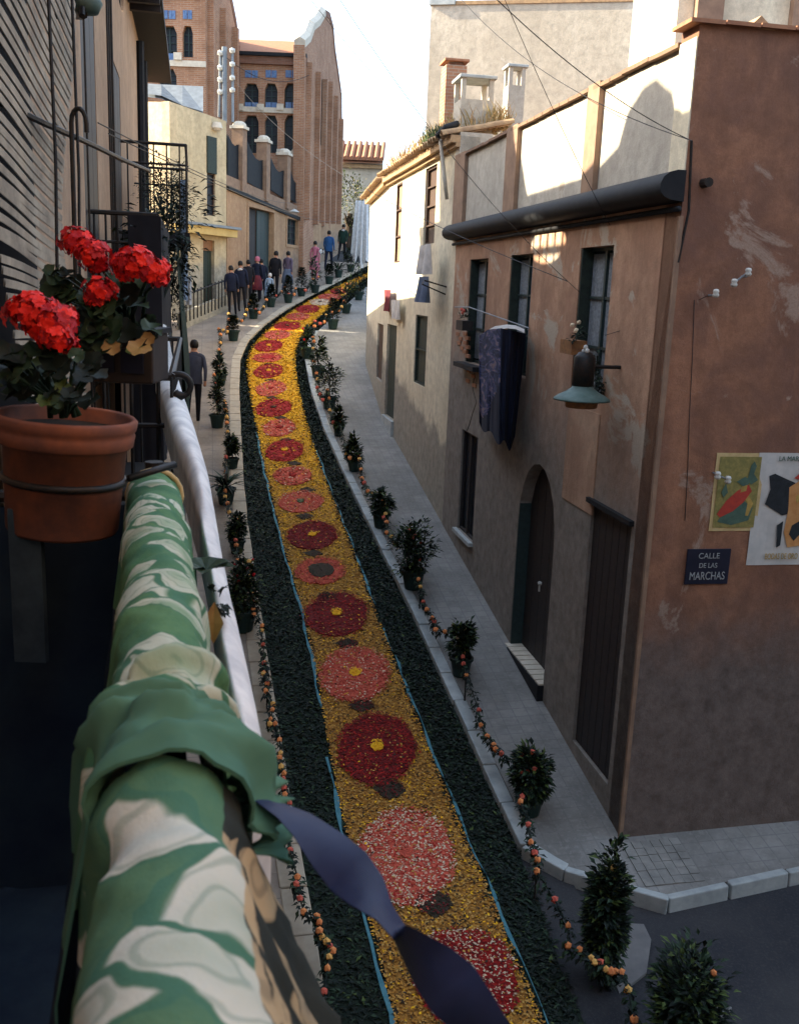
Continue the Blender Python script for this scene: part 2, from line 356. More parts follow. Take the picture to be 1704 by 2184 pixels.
def share(proto_mesh, name, loc, parent=None, rot=None, scale=None, mats=None):
    o = bpy.data.objects.new(name, proto_mesh); col.objects.link(o); o.location = loc
    if rot: o.rotation_euler = rot
    if scale: o.scale = scale
    if parent: o.parent = parent; o.matrix_parent_inverse = PINV(parent)
    return o
def tess(loops2):
    vs = [Vector((a, b_, 0)) for lp in loops2 for a, b_ in lp]
    tr = tessellate_polygon([[Vector((a, b_, 0)) for a, b_ in lp] for lp in loops2]); return vs, tr
def wall(name, fr, outline, holes, mat, parent=None, th=.3, off=0, sub=None, **pr):
    """a wall with real openings: outline and holes in (u, z); holes are loops or (u0, u1, z0, z1)"""
    hl = [h if not isinstance(h[0], (int, float)) else [(h[0], h[2]), (h[1], h[2]), (h[1], h[3]), (h[0], h[3])] for h in holes]
    loops = [outline] + hl; vs, tr = tess(loops); mb = MB(); k = len(vs)
    mb.add([fr.pt(v.x, v.y, off) for v in vs] + [fr.pt(v.x, v.y, off - th) for v in vs], [tuple(t) for t in tr] + [tuple(i + k for i in t[::-1]) for t in tr])
    o = 0
    for lp in loops:
        n = len(lp); mb.f += [(o + i, o + (i + 1) % n, o + (i + 1) % n + k, o + i + k) for i in range(n)]; mb.mi += [0] * n; o += n
    return mb.build(name, mat, parent, **pr)
def prism(name, pts, h0, h1, mat, parent=None, **pr):        # ground polygon with thickness: pts are Vectors on the ground
    vs, tr = tess([[(p.x, p.y) for p in pts]]); mb = MB(); k = len(pts)
    mb.add([p + Vector((0, 0, h1)) for p in pts] + [p + Vector((0, 0, h0)) for p in pts], [tuple(t) for t in tr] + [(i, (i + 1) % k, (i + 1) % k + k, i + k) for i in range(k)])
    return mb.build(name, mat, parent, **pr)
def resample(pts, step):
    pts = [Vector(p) for p in pts]; L = [0]
    for a, b_ in zip(pts, pts[1:]): L.append(L[-1] + (b_ - a).length)
    n = max(2, int(L[-1] / step)); out = []; j = 0
    for i in range(n + 1):
        d = L[-1] * i / n
        while j < len(L) - 2 and L[j + 1] < d: j += 1
        out.append(pts[j].lerp(pts[j + 1], (d - L[j]) / max(1e-9, L[j + 1] - L[j])))
    return out
def smoothp(pts, it=3):
    pts = [Vector(p) for p in pts]
    for _ in range(it): pts = [pts[0]] + [(pts[i - 1] + pts[i] * 2 + pts[i + 1]) / 4 for i in range(1, len(pts) - 1)] + [pts[-1]]
    return pts
def strip(name, L, Rr, n, h, mat, parent=None, jag=0, thick=0, cross=1, **pr):
    """a band between two ground lines"""
    def rs(p): s_ = sum((b_ - a).length for a, b_ in zip(p, p[1:])); return resample(p, s_ / n)
    A_, B_ = rs(L)[:n], rs(Rr)[:n]; P = []
    for a, b_ in zip(A_, B_):
        a = a + Vector((U(-jag, jag), 0, 0)); b_ = b_ + Vector((U(-jag, jag), 0, 0))
        row = [a.lerp(b_, k / cross) for k in range(cross + 1)]
        if thick: row = [row[0] - Vector((0, 0, thick))] + row + [row[-1] - Vector((0, 0, thick))]
        P.append([Vector((q.x, q.y, q.z + h)) for q in row])
    mb = MB(); mb.grid(P); return mb.build(name, mat, parent, **pr)

# ================================================================== GROUND, ROAD, PAVEMENTS
mb = MB(); xs = [-400, -60, -20, -8, -4, 0, 4, 10, 30, 60, 400]; ys = [-60, -20, -5, 0, 5, 10, 15, 20, 30, 40, 50, 62, 90, 160, 600]
mb.grid([[Vector((x, y, gz(y) - .03)) for x in xs] for y in ys]); mb.build('ground', 'asphalt', kind='structure')
def G(l, h=0): return [g(x, y, h) for x, y in l]
# carpet edges, far to near
cl = [(790, 583), (773, 589), (735, 604), (690, 625), (643, 652), (607, 675), (560, 711), (536, 743), (525, 767), (527, 809), (539, 859), (548, 915), (563, 980), (583, 1075), (604, 1160), (627, 1235), (657, 1330), (674, 1410), (700, 1560), (727, 1730), (765, 1875), (793, 1965), (846, 2175), (905, 2420)]
cr = [(790, 588), (773, 598), (732, 634), (687, 672), (654, 699), (637, 723), (628, 750), (625, 785), (637, 840), (652, 909), (674, 979), (712, 1084), (737, 1137), (768, 1231), (796, 1309), (835, 1410), (869, 1501), (907, 1592), (948, 1701), (990, 1800), (1054, 1947), (1114, 2098), (1150, 2184), (1230, 2400)]
kl = [(790, 566), (775, 574), (727, 605), (664, 632), (613, 662), (561, 699), (523, 734), (510, 770), (509, 828), (515, 919), (518, 1039), (530, 1144), (544, 1232), (558, 1320), (572, 1424), (593, 1561), (623, 1739), (650, 1883), (669, 1985), (695, 2174), (730, 2420)]
kr = [(800, 596), (775, 615), (735, 650), (700, 685), (664, 712), (649, 741), (647, 770), (663, 845), (684, 919), (736, 1023), (807, 1176), (854, 1264), (907, 1380), (954, 1485), (1016, 1622), (1073, 1750), (1107, 1822)]
CL, CR, KL, KR = [smoothp(G(l), 1) for l in (cl, cr, kl, kr)]
MID = [(a + b_) / 2 for a, b_ in zip(resample(CL, .5)[:9999], resample(CR, .5))]
def widen(P, dx): return [Vector((p.x + dx, p.y, p.z)) for p in P]
strip('road', widen(KL, -.5), widen(KR + G([(1180, 1960), (1250, 2100), (1400, 2420)]), .35), 60, .0, 'asphalt', kind='structure')
# green border of clippings on both sides of the petals
KRx = KR + G([(1150, 1935), (1185, 2040), (1240, 2184), (1330, 2420)])
bl = strip('clippings_border', KL, widen(CL, .02), 150, .018, 'clippings', thick=.02, kind='structure', jag=.02)
br = strip('clippings_border', widen(CR, -.02), KRx, 150, .018, 'clippings', thick=.02, kind='structure', jag=.02)
# loose leaves on the border: nobody could count them
def in_band(L, Rr, n, ymax=60):
    """random points between two ground lines, denser near the camera"""
    Ls = resample(L, .25); out = []; k = len(Ls); s_ = sum((b_ - a).length for a, b_ in zip(Rr, Rr[1:])); Rs = resample(Rr, s_ / k)
    k = min(len(Ls), len(Rs)); wts = []
    for i in range(k - 1):
        q = Ls[i]; wts.append((Rs[i] - q).length * min(1, (11 / max(4, q.y)) ** 1.3))
    import bisect, itertools
    cum = list(itertools.accumulate(wts))
    for _ in range(n):
        i = min(k - 2, bisect.bisect(cum, R() * cum[-1])); t = R(); a = Ls[i].lerp(Ls[i + 1], t); b_ = Rs[i].lerp(Rs[i + 1], t)
        out.append((a.lerp(b_, R()), R()))
    return out
mb = MB()
for L_, R_ in ((KL, CL), (CR, KRx)):
    for p, _ in in_band(L_, R_, 26000):
        s_ = U(.018, .045) * (1 + p.y * .03); a = U(0, 2 * pi); d = Vector((cos(a), sin(a), U(-.1, .7))); 
        mb.leaf(p + Vector((0, 0, .02)), d, Vector((0, 0, 1)), s_ * 1.6, s_ * .6, mi=(0 if R() < .62 else (1 if R() < .5 else (2 if R() < .93 else 3))))
mb.build('green_clippings', ['leaf_dark', 'leaf', 'clippings', 'leaf_light'], kind='stuff', label='dark green clippings and leaves bordering both sides of the petal carpet')

# ------------------------------------------------------------------ the petal carpet
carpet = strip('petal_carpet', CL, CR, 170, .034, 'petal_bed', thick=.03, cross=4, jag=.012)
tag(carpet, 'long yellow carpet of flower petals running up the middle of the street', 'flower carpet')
MED = [  # centre in view, kind, centre spot
 (992, 2100, 'flecked', 'petal_white'), (866, 1838, 'pale', 'petal_pink'), (803, 1607, 'dark', 'petal_yellow'), (757, 1447, 'rose', 'petal_yellow'), (718, 1318, 'dark', 'petal_yellow'),
 (683, 1224, 'rosering', 'petal_dark'), (666, 1148, 'dark', 'petal_yellow'), (641, 1076, 'rose', 'leaf_light'), (624, 1020, 'rose', 'petal_red'), (607, 966, 'red', 'petal_yellow'), (595, 917, 'rose', 'petal_red'),
 (583, 874, 'red', 'petal_dark'), (578, 833, 'rose', 'petal_red'), (573, 795, 'red', 'petal_yellow'), (571, 766, 'roserr', 'petal_red'), (573, 741, 'red', 'petal_yellow'), (592, 717, 'rose', 'petal_ochre'),
 (613, 698, 'red', 'petal_dark'), (636, 678, 'rose', 'petal_ochre'), (657, 662, 'red', 'petal_red'), (683, 647, 'cream', 'petal_dark'), (704, 636, 'rose', 'petal_pink'), (724, 624, 'red', 'petal_red')]
ordn = ['nearest', 'second', 'third', 'fourth', 'fifth', 'sixth', 'seventh', 'eighth', 'ninth', 'tenth', 'eleventh', 'twelfth', 'thirteenth', 'fourteenth', 'fifteenth', 'sixteenth', 'seventeenth', 'eighteenth', 'nineteenth', 'twentieth', 'twenty-first', 'twenty-second', 'farthest']
desc = dict(flecked='crimson petal rosette flecked with cream', pale='pale pink petal rosette speckled with white', dark='dark crimson petal rosette with a yellow heart', rose='salmon pink petal rosette', rosering='salmon pink petal ring round a black heart', red='deep red petal rosette', roserr='pink petal rosette with a broad red heart', cream='cream petal rosette', )
cols = dict(flecked=('petal_red', [('petal_red', .5), ('petal_darkred', .3), ('petal_white', .2)]), pale=('petal_pink', [('petal_pink', .5), ('petal_white', .3), ('petal_red', .2)]),
            dark=('petal_darkred', [('petal_darkred', .55), ('petal_red', .45)]), rose=('petal_pink', [('petal_pink', .8), ('petal_red', .1), ('petal_white', .1)]),
            rosering=('petal_pink', [('petal_pink', .8), ('petal_red', .1), ('petal_dark', .1)]), red=('petal_red', [('petal_red', .75), ('petal_darkred', .25)]),
            roserr=('petal_pink', [('petal_pink', .7), ('petal_red', .3)]), cream=('petal_white', [('petal_white', .7), ('petal_pink', .3)]))
medc = []; nmed = len(MED)
def disc(mb, c, rx, ry, h, n, jag, mi=0):
    vs = [c + Vector((0, 0, h))] + [c + Vector((rx * cos(2 * pi * k / n) * (1 + U(-jag, jag)), ry * sin(2 * pi * k / n) * (1 + U(-jag, jag)) , 0)) for k in range(n)]
    for v in vs[1:]: v.z = c.z + SL * (v.y - c.y) + h * .6
    mb.add(vs + [v - Vector((0, 0, .03)) for v in vs[1:]], [(0, k + 1, (k + 1) % n + 1) for k in range(n)] + [(k + 1, k + 1 + n, (k + 1) % n + 1 + n, (k + 1) % n + 1) for k in range(n)], mi)
def diamond(mb, c, rx, ry, h):
    n = 12; vs = [c + Vector((0, 0, h))]
    for k in range(n):
        a = 2 * pi * k / n; q = (abs(cos(a)) + abs(sin(a))) ** -1 * U(.9, 1.1); vs.append(c + Vector((rx * q * cos(a), ry * q * sin(a), SL * ry * q * sin(a) + h * .5)))
    mb.add(vs + [v - Vector((0, 0, .03)) for v in vs[1:]], [(0, k + 1, (k + 1) % n + 1) for k in range(n)] + [(k + 1, k + 1 + n, (k + 1) % n + 1 + n, (k + 1) % n + 1) for k in range(n)])
def petals(mb, c, rx, ry, n, size, table, h=.0, inner=0, edge=1.0):
    cum = []; t = 0
    for i, (_, w_) in enumerate(table): t += w_; cum.append(t)
    for _ in range(n):
        a = U(0, 2 * pi); rr = sqrt(U(inner * inner, 1)) * edge * (1 + abs(random.gauss(0, .05))) * (1 + .10 * noise.noise(Vector((cos(a) * 2.2 + c.x * 9, sin(a) * 2.2 + c.y * 7, 0)))); q = R() * t; mi = next(i for i, cc in enumerate(cum) if q <= cc)
        p = c + Vector((rx * rr * cos(a), ry * rr * sin(a), 0)); p.z = c.z + SL * (p.y - c.y) + h
        b_ = U(0, 2 * pi); s_ = size * U(.6, 1.3); d = Vector((cos(b_), sin(b_), U(-.15, .35))) * s_; e = Vector((-sin(b_), cos(b_), U(-.3, .3))) * s_ * .5
        mb.add([p - d * .5, p + e * .6, p + d * .5, p - e * .6], [(0, 1, 2, 3)], mi)
MW = [215, 200, 163, 146, 133, 106, 110, 94, 83, 83, 71, 78, 64, 62, 62, 58, 55, 58, 50, 50, 45, 52, 40]
MH = [212, 205, 152, 116, 96, 58, 62, 47, 41, 48, 38, 40, 34, 32, 21, 27, 20, 20, 16, 18, 14, 14, 12]
for i, (x, y, k, hs) in enumerate(MED):
    c = g(x, y) + Vector((0, 0, .040)); rx = (g(x + MW[i] / 2, y) - g(x - MW[i] / 2, y)).length / 2; ya, yb_ = g(x, y - MH[i] / 2).y, g(x, y + MH[i] / 2).y; ry = (ya - yb_) / 2; c = g(x, y); c.y = (ya + yb_) / 2; c.z = gz(c.y) + .040; medc.append((c, rx, ry))
    far = c.y > 18; base, table = cols[k]
    lab = '%s, %s' % (desc[k], ('%s in the carpet up the street' % ordn[i]) if i else 'nearest the camera by the dark ribbon')
    root = thing('petal_rosette', lab, 'petal rosette', c, 'petal rosettes laid in the yellow carpet')
    mb = MB(); disc(mb, c, rx * .96, ry * .96, .02, 40, .06); mb.build('rosette_bed', base, root)
    mb = MB(); petals(mb, c, rx, ry, 3600 if c.y < 12 else (1900 if c.y < 18 else 550), .032 if not far else .06, table, .022)
    mb.build('loose_petals', [t[0] for t in table], root, kind='stuff')
    mb = MB(); hr = .058 if k not in ('rosering', 'roserr') else .17
    if k == 'pale': hr = .05
    disc(mb, c + Vector((0, 0, .016)), hr * 1.1, hr * 1.4, .02, 18, .2); petals(mb, c, hr * 1.3, hr * 1.7, 70, .03, [(hs, 1)], .045); mb.build('heart', hs, root)
DI = [(925, 1937), (831, 1692), (773, 1513), (740, 1380), (698, 1279), (668, 1186), (650, 1106), (655, 1050), (628, 993), (612, 943), (598, 895), (581, 852), (578, 815), (574, 780)]
for i, (x, y) in enumerate(DI):
    c = g(x, y) + Vector((0, 0, .042)); r_ = .115 if i < 2 else .1; k = 12 if i == 0 else 0
    root = thing('petal_diamond', 'small dark petal diamond, %s of the diamonds between the rosettes from the camera' % ordn[i], 'petal diamond', c, 'dark petal diamonds between the rosettes')
    mb = MB(); diamond(mb, c, r_ * 1.6, r_ * 1.5, .015); mb.build('diamond_bed', 'petal_dark', root)
    mb = MB(); petals(mb, c, r_ * 1.3, r_ * 1.3, 170 if c.y < 14 else 40, .032, [('petal_dark', .7), ('petal_darkred', .3)], .02); mb.build('loose_petals', ['petal_dark', 'petal_darkred'], root, kind='stuff')
def near_med(p):
    for c, rx, ry in medc:
        dx = (p.x - c.x) / rx; dy = (p.y - c.y) / ry
        if dx * dx + dy * dy < 1: return True
    return False
mb = MB()
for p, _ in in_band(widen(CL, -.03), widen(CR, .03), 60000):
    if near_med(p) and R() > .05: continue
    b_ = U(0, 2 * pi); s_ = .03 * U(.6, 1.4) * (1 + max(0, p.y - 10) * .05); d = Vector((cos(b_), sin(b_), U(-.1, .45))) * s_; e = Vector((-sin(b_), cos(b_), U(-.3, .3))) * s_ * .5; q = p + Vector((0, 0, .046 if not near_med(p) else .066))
    r_ = R(); nz = noise.noise(Vector((p.x * 3, p.y * 3, 0))); fy = min(1, max(0, (p.y + nz * 3 - 15) / 8)); a0 = .10 + .72 * fy - nz * .1; mi = 0 if r_ < a0 else ((1 if R() < .6 else 3) if r_ < .84 + .14 * fy else 2)  # fewer bright petals near the camera, again for the dimmer light
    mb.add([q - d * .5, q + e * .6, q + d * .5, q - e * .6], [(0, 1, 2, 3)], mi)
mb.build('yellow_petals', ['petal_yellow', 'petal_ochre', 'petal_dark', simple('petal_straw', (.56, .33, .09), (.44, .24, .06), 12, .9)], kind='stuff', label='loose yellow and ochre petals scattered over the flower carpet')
# painted blue guide lines along both edges of the petals
def cutp(P, y0, y1): return [p for p in resample(P, .12) if y0 < p.y < y1]
for (P, a, b_, sx, lab) in ((CL, 4, 9.6, -.055, 'lower'), (CL, 10.2, 21, -.045, 'upper'), (CR, 6, 12.5, .05, 'lower'), (CR, 12.9, 20, .05, 'upper')):
    q = cutp(P, a, b_)
    if len(q) < 3: continue
    w_ = .018 if sx < 0 else .010
    o = strip('blue_line', [p + Vector((sx - w_ + .012 * sin(p.y * 5), 0, 0)) for p in q], [p + Vector((sx + w_ + .012 * sin(p.y * 5 + .4), 0, 0)) for p in q], max(8, len(q) // 2), .046, 'blue_paint', jag=.014, thick=.02)
    tag(o, 'thin turquoise line edging the petal carpet, %s stretch on the %s' % (lab, 'left' if sx < 0 else 'right'), 'edging line')

# ------------------------------------------------------------------ kerbs, one stone after the other
def kerb(name, P, width, L, mat, hh=.1, outward=1):
    q = resample(P, L); root_v = q; mbp = MB(); first = None; o0 = None
    root = None
    for i, (a, b_) in enumerate(zip(q, q[1:])):
        t = (b_ - a); ln = t.length; t.normalize(); sd = Vector((t.y, -t.x, 0)).normalized() * outward
        c = (a + b_) / 2 + sd * width / 2 + Vector((0, 0, hh / 2 - .05))
        if first is None:
            mbb = MB(); mbb.box((0, 0, 0), width / 2, L / 2 - .006, hh / 2 + .05); o = mbb.build('kerb_stone', mat); bevel(o, .012, 2); first = o.data; o0 = o
            root = bpy.data.objects.new(name, None); col.objects.link(root); root['kind'] = 'structure'
            o.parent = root
        else:
            o = bpy.data.objects.new('kerb_stone', first); col.objects.link(o); o.parent = root
            bevel(o, .012, 2)
        up = sd.cross(t); up = up if up.z > 0 else -up
        M = Matrix((Vector((t.y, -t.x, 0)).normalized(), t, up if up.dot(Vector((t.y, -t.x, 0)).normalized().cross(t)) > 0 else up)).transposed().to_4x4()
        M.translation = c + Vector((U(-.006, .006), 0, U(-.006, .006))); o.matrix_world = M; o.scale.y = ln / L * U(.985, 1)
    return root
KRn = [p for p in KR if p.y < 34]
kerb('kerb_right', KRn[::-1], .145, .62, 'kerb_stone', .11, 1)
kerb('kerb_left', [p for p in KL if p.y < 50][::-1], .24, .55, 'kerb_left', .11, -1)
# right pavement: from kerb to the walls
base_px = [(942, 1129), (866, 993), (830, 931), (813, 896), (792, 846), (779, 784)]
AH = -11; CA = g(1320, 1808)
far_r = [Vector((-1.0, 31, gz(31))), Vector((.2, 36, gz(36))), Vector((3, 42, gz(42)))]
inner = [CA + Vector((.3, .3, 0))] + [p + Vector((.3, 0, 0)) for p in G(base_px)] + [p + Vector((.3, 0, 0)) for p in far_r]
inner = [Vector((p.x, p.y, gz(p.y))) for p in inner]
kq = [p + Vector((.14, .02, 0)) for p in KR]
side_k = G([(1154, 1850), (1223, 1880), (1333, 1908), (1422, 1930)]) + [g(1704, 1868), Vector((9, 9.75, gz(9.75)))]
sidewall = [CA + Vector((6.7, 1.6, 0)), CA + Vector((.3, .3, 0))]
sidewall = [Vector((p.x, p.y, gz(p.y))) for p in sidewall]
poly = kq[1:] + side_k + [sidewall[0]] + inner
prism('pavement_right', poly, -.1, .105, 'paving_right', kind='structure')
kerb('kerb_side_street', [p + Vector((0, -.02, 0)) for p in G([(1107, 1826), (1154, 1856), (1223, 1888), (1333, 1916), (1422, 1942)])], .15, .36, 'kerb_stone', .115, -1)
kerb('kerb_side_street_far', G([(1424, 1942), (1704, 1880)]) + [Vector((9, 9.72, gz(9.72)))], .17, .6, 'kerb_stone', .115, -1)
# small square tiles set loose at the corner
fB = Frame(CA, 79, 1)
proot = bpy.data.objects.new('corner_paving', None); col.objects.link(proot); proot['kind'] = 'structure'
mbb = MB(); mbb.box((0, 0, 0), .0455, .0455, .012); pm = mbb.build('paving_tile', 'tile_grey', proot)
pm.hide_render = False; first = True
for i in range(6):
    for j in range(6):
        q = CA + fB.u * (.02 + i * .094) + fB.n * (.13 + j * .094); q.z = gz(q.y) + .105 + U(-.003, .003)
        o = pm if first else bpy.data.objects.new('paving_tile', pm.data)
        if not first: col.objects.link(o); o.parent = proot
        first = False; o.location = q; o.rotation_euler = (atan2(SL, 1), 0, radians(11 + U(-1.5, 1.5)))
# pale patch of paving in the side road
prism('road_patch', G([(1300, 1968), (1372, 1972), (1388, 2005), (1378, 2075), (1320, 2120), (1288, 2040)]), -.02, .006, 'road_patch', kind='structure')
prism('road_patch_near', G([(1412, 2130), (1490, 2110), (1560, 2150), (1480, 2230), (1400, 2240)]), -.02, .006, 'road_patch', kind='structure')
# left pavement
leftin = [Vector((p.x - 3.4, p.y, gz(p.y))) for p in KL]
lp = [p - Vector((.23, 0, 0)) for p in KL]
prism('pavement_left', [p for p in lp if p.y > 2] + [p for p in leftin if p.y > 2][::-1], -.1, .105, 'paving_left', kind='structure')

# ================================================================== BROWN HOUSE ON THE RIGHT (long street front + gable end)
fA = Frame(CA, AH, -1)
AL = fA.uz(942, 1129)[0]                                   # length of the street front
ZC = .80; ZT = 2.02
H = thing('brown_house', 'brown plastered house on the street corner with a black rounded gutter and arched doorway', 'house', CA)
o_door = fA.rect(1105, 1181, 1090, 1425)
def archloop(u0, u1, z0, z1, n=10):                        # round headed opening
    r = (u1 - u0) / 2; uc = (u0 + u1) / 2; return [(u0, z0), (u1, z0)] + [(uc + r * cos(pi * k / n), z1 - r * 1.25 + r * 1.25 * sin(pi * k / n)) for k in range(n + 1)]
ad = (fA.uz(1178, 1200)[0], fA.uz(1098, 1200)[0]); adz = (-4.47, fA.uz(1140, 984)[1])
arch = archloop(ad[0], ad[1], adz[0], adz[1])
dk = (fA.uz(1340, 1300)[0], fA.uz(1245, 1300)[0], -4.42, -2.05); dk = (fA.uz(1330, 1300)[0], fA.uz(1243, 1300)[0], -4.62, -2.02)
swn = (fA.uz(1014, 1030)[0], fA.uz(980, 1030)[0], -3.6, -2.04)
W3 = (fA.uz(1298, 660)[0], fA.uz(1229, 660)[0], -1.0, .50)
W2 = (fA.uz(1131, 640)[0], fA.uz(1084, 640)[0], -1.0, .49)
W1 = (fA.uz(1036, 650)[0], fA.uz(998, 650)[0], -1.02, .48)
def gA(u): return gz((CA + fA.u * u).y) - .1
front = [(.012, gA(0)), (AL, gA(AL)), (AL, ZC), (.012, ZC)]
wall('front_wall', fA, front, [arch, dk, swn, W1, W2, W3], 'brown_plaster', H, .32)
# gable end towards the camera
ztr = 2.13
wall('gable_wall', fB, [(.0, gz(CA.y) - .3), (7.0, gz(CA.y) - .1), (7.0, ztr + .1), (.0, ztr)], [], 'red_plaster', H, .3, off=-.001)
# upright strip where both walls meet, pale above the gutter
mb = MB(); mb.fbox(fA, .004, .30, ZC + .02, ZT + .02, -.30, .012); mb.build('corner_strip', 'cream_plaster', H)
mb = MB(); mb.fbox(fA, -.008, .030, gA(0), ZC - .12, -.02, .014); mb.build('corner_edge', 'pilaster_brown', H)
# back shell and roof
mb = MB(); mb.fbox(fA, .3, AL - .02, gA(4), ZC - .05, -5.2, -4.9); mb.fbox(fA, .3, AL, ZC - .12, ZC - .06, -5.2, -.33); mb.build('back_wall', 'brown_plaster', H)
# parapet with pilasters and coping
wall('parapet', fA, [(.30, ZC), (AL, ZC), (AL, ZT), (.30, ZT)], [], 'parapet_plaster', H, .2, off=-.03)
for px1, px2 in ((1250, 1274), (1083, 1106), (975, 996)):
    u1, u0 = fA.uz(px1, 320)[0], fA.uz(px2, 320)[0]
    mb = MB(); mb.fbox(fA, u0, u1, ZC, ZT + .06, -.029, .03); mb.build('pilaster', 'pilaster_brown', H)
n = 26; um = (AL - .3) / n
mbb = MB(); mbb.box((0, 0, 0), .15, um / 2 - .004, .018); cm = mbb.build('coping_tile', simple('coping_clay', (.22, .13, .08), (.15, .10, .07), 9, .9), H)
for i in range(n):
    o = cm if i == 0 else bpy.data.objects.new('coping_tile', cm.data)
    if i: col.objects.link(o); o.parent = H; o.matrix_parent_inverse = PINV(H)
    q = fA.pt(.3 + (i + .5) * um, ZT + .025 + U(-.006, .006), -.12); o.location = q; o.rotation_euler = (U(-.02, .02), 0, radians(11 + U(-.8, .8)))
# black rounded gutter cornice
prof = [(.0, ZC + .235), (.07, ZC + .235), (.14, ZC + .215), (.19, ZC + .175), (.215, ZC + .12), (.21, ZC + .065), (.175, ZC + .025), (.12, ZC + .002), (0.0, ZC - .01)]
mb = MB(); P = [[fA.pt(u, z, o_) for (o_, z) in prof] for u in [(-.02) + (AL + .12) * i / 30 for i in range(31)]]
mb.grid(P); mb.add(P[0], [tuple(range(len(prof)))]); mb.add(P[-1], [tuple(range(len(prof)))[::-1]]); mb.build('gutter', 'dark_trim', H, smooth=True)
mb = MB(); mb.tube([fA.pt(-.01, ZC - .065, .03), fA.pt(AL + .08, ZC - .065, .03)], .024, 8); mb.build('gutter_moulding', 'dark_trim', H, smooth=True)
mb = MB(); q = fB.px(1499, 391); mb.tube([q - fB.n * .12, q + fB.n * .1], .038, 12); mb.build('drain_hole', 'iron', H)
mb = MB(); mb.tube([fB.px(1474, 300), fB.px(1468, 450), fB.px(1445, 560)], .012, 6); mb.build('corner_cable', 'iron', H)
# tile verge over the gable end
for i in range(12):
    mb = MB(); u = .05 + i * .3; mb.fbox(fB, u - .145, u + .145, ztr + .0 + u * .0143, ztr + .03 + u * .0143, -.3, .05); mb.build('verge_tile', 'clay_tile', H)
mb = MB(); q = fB.px(1620, 62); mb.add([q + fB.u * -.1 , q + fB.u * .13 , q + Vector((0, 0, .1)), q + fB.u * -.1 - fB.n * .35, q + fB.u * .13 - fB.n * .35, q + Vector((0, 0, .1)) - fB.n * .35], [(0, 1, 2), (3, 5, 4), (0, 2, 5, 3), (1, 4, 5, 2)]); mb.build('roof_vent', 'clay_tile_pale', H)

def window(fr, r, parent, depth=.2, frame_m='frame_green', curtain=False, bars=1, split=True, sill=None, name='window', pane='window_dark'):
    u0, u1, z0, z1 = r; fw = .035
    mb = MB(); o = -depth
    mb.fbox(fr, u0, u0 + fw, z0, z1, o, o + .04); mb.fbox(fr, u1 - fw, u1, z0, z1, o, o + .04)
    mb.fbox(fr, u0 + fw, u1 - fw, z1 - fw, z1, o, o + .038); mb.fbox(fr, u0 + fw, u1 - fw, z0, z0 + fw, o, o + .038)
    if split: mb.fbox(fr, (u0 + u1) / 2 - .022, (u0 + u1) / 2 + .022, z0 + fw, z1 - fw, o, o + .045)
    for b_ in range(bars):
        z = z0 + (z1 - z0) * (b_ + 1) / (bars + 1); mb.fbox(fr, u0 + fw, (u0 + u1) / 2 - .022 if split else u1 - fw, z - .014, z + .014, o, o + .036)
        if split: mb.fbox(fr, (u0 + u1) / 2 + .022, u1 - fw, z - .014, z + .014, o, o + .036)
    w_ = mb.build(name, frame_m, parent)
    mb = MB(); mb.fbox(fr, u0 + .005, u1 - .005, z0 + .005, z1 - .005, o - .03, o - .01); mb.build('pane', pane, w_)
    if curtain:
        a, b_ = (u0 + .04, u1 - .04); P = []
        for i in range(25):
            u = a + (b_ - a) * i / 24; P.append([fr.pt(u, z, o + .01 + .008 * sin(i * 1.9)) for z in (z0 + .06, (z0 + z1) / 2, z1 - .06)])
        mb = MB(); mb.grid(P); mb.build('curtain', 'curtain', w_, smooth=True)
    if sill:
        mb = MB(); mb.fbox(fr, u0 - .06, u1 + .06, z0 - .05, z0 - .002, -depth, sill); mb.build('sill', 'grey_plaster', w_)
    return w_
def door(fr, r, parent, depth=.2, mat='dark_wood', planks=4, handle=True, name='door', label=None):
    u0, u1, z0, z1 = r; n_ = planks; w_ = (u1 - u0) / n_
    mb = MB(); mb.fbox(fr, u0, u1, z0, z1, -depth - .03, -depth); d = mb.build(name, mat, parent)
    for i in range(n_):
        mb = MB(); mb.fbox(fr, u0 + i * w_ + .006, u0 + (i + 1) * w_ - .006, z0 + .01, z1 - .01, -depth + .001, -depth + .015); mb.build('plank', mat, d)
    if handle:
        mb = MB(); q = fr.pt(u0 + (u1 - u0) * .55, z0 + (z1 - z0) * .42, -depth + .04); mb.ball(q, .03); mb.box(q - Vector((0, 0, .05)), .01, .01, .05); mb.build('handle', 'white_enamel', d)
    return d
for r in (W1, W2, W3):
    w_ = window(fA, r, H, .15, curtain=True, bars=2)
    mb = MB(); mb.fbox(fA, r[1] - .035, r[1] - .004, r[2] + .01, r[3] - .01, -.145, -.01); mb.build('shutter', 'shutter_green', H)
    for k in range(8):
        z = r[2] + .06 + (r[3] - r[2] - .1) * k / 8; mb = MB(); mb.fbox(fA, r[1] - .042, r[1] - .0355, z, z + .10, -.13, -.025); mb.build('louvre', 'shutter_green', H)
mb = MB(); u0, u1, z0, z1 = W1; mb.fbox(fA, u0 - .06, u1 + .1, z0 - .07, z0 - .004, -.15, .16); mb.build('sill', 'dark_trim', H)
window(fA, swn, H, .07, 'dark_wood', bars=0)
mb = MB(); u0, u1, z0, z1 = swn; mb.fbox(fA, u0 - .04, u1 + .05, z0 - .06, z0 - .004, -.1, .07); mb.build('sill', 'kerb_stone', H)
d = door(fA, (ad[0] + .002, ad[1] - .002, adz[0], adz[1] - .02), H, .17, 'dark_wood', 5)
mb = MB(); mb.fbox(fA, ad[1] - .03, ad[1] - .002, adz[0], adz[1] - .35, -.165, -.005); mb.build('door_jamb', 'frame_green', H)
dd = door(fA, dk, H, .05, 'dark_wood', 6, False)
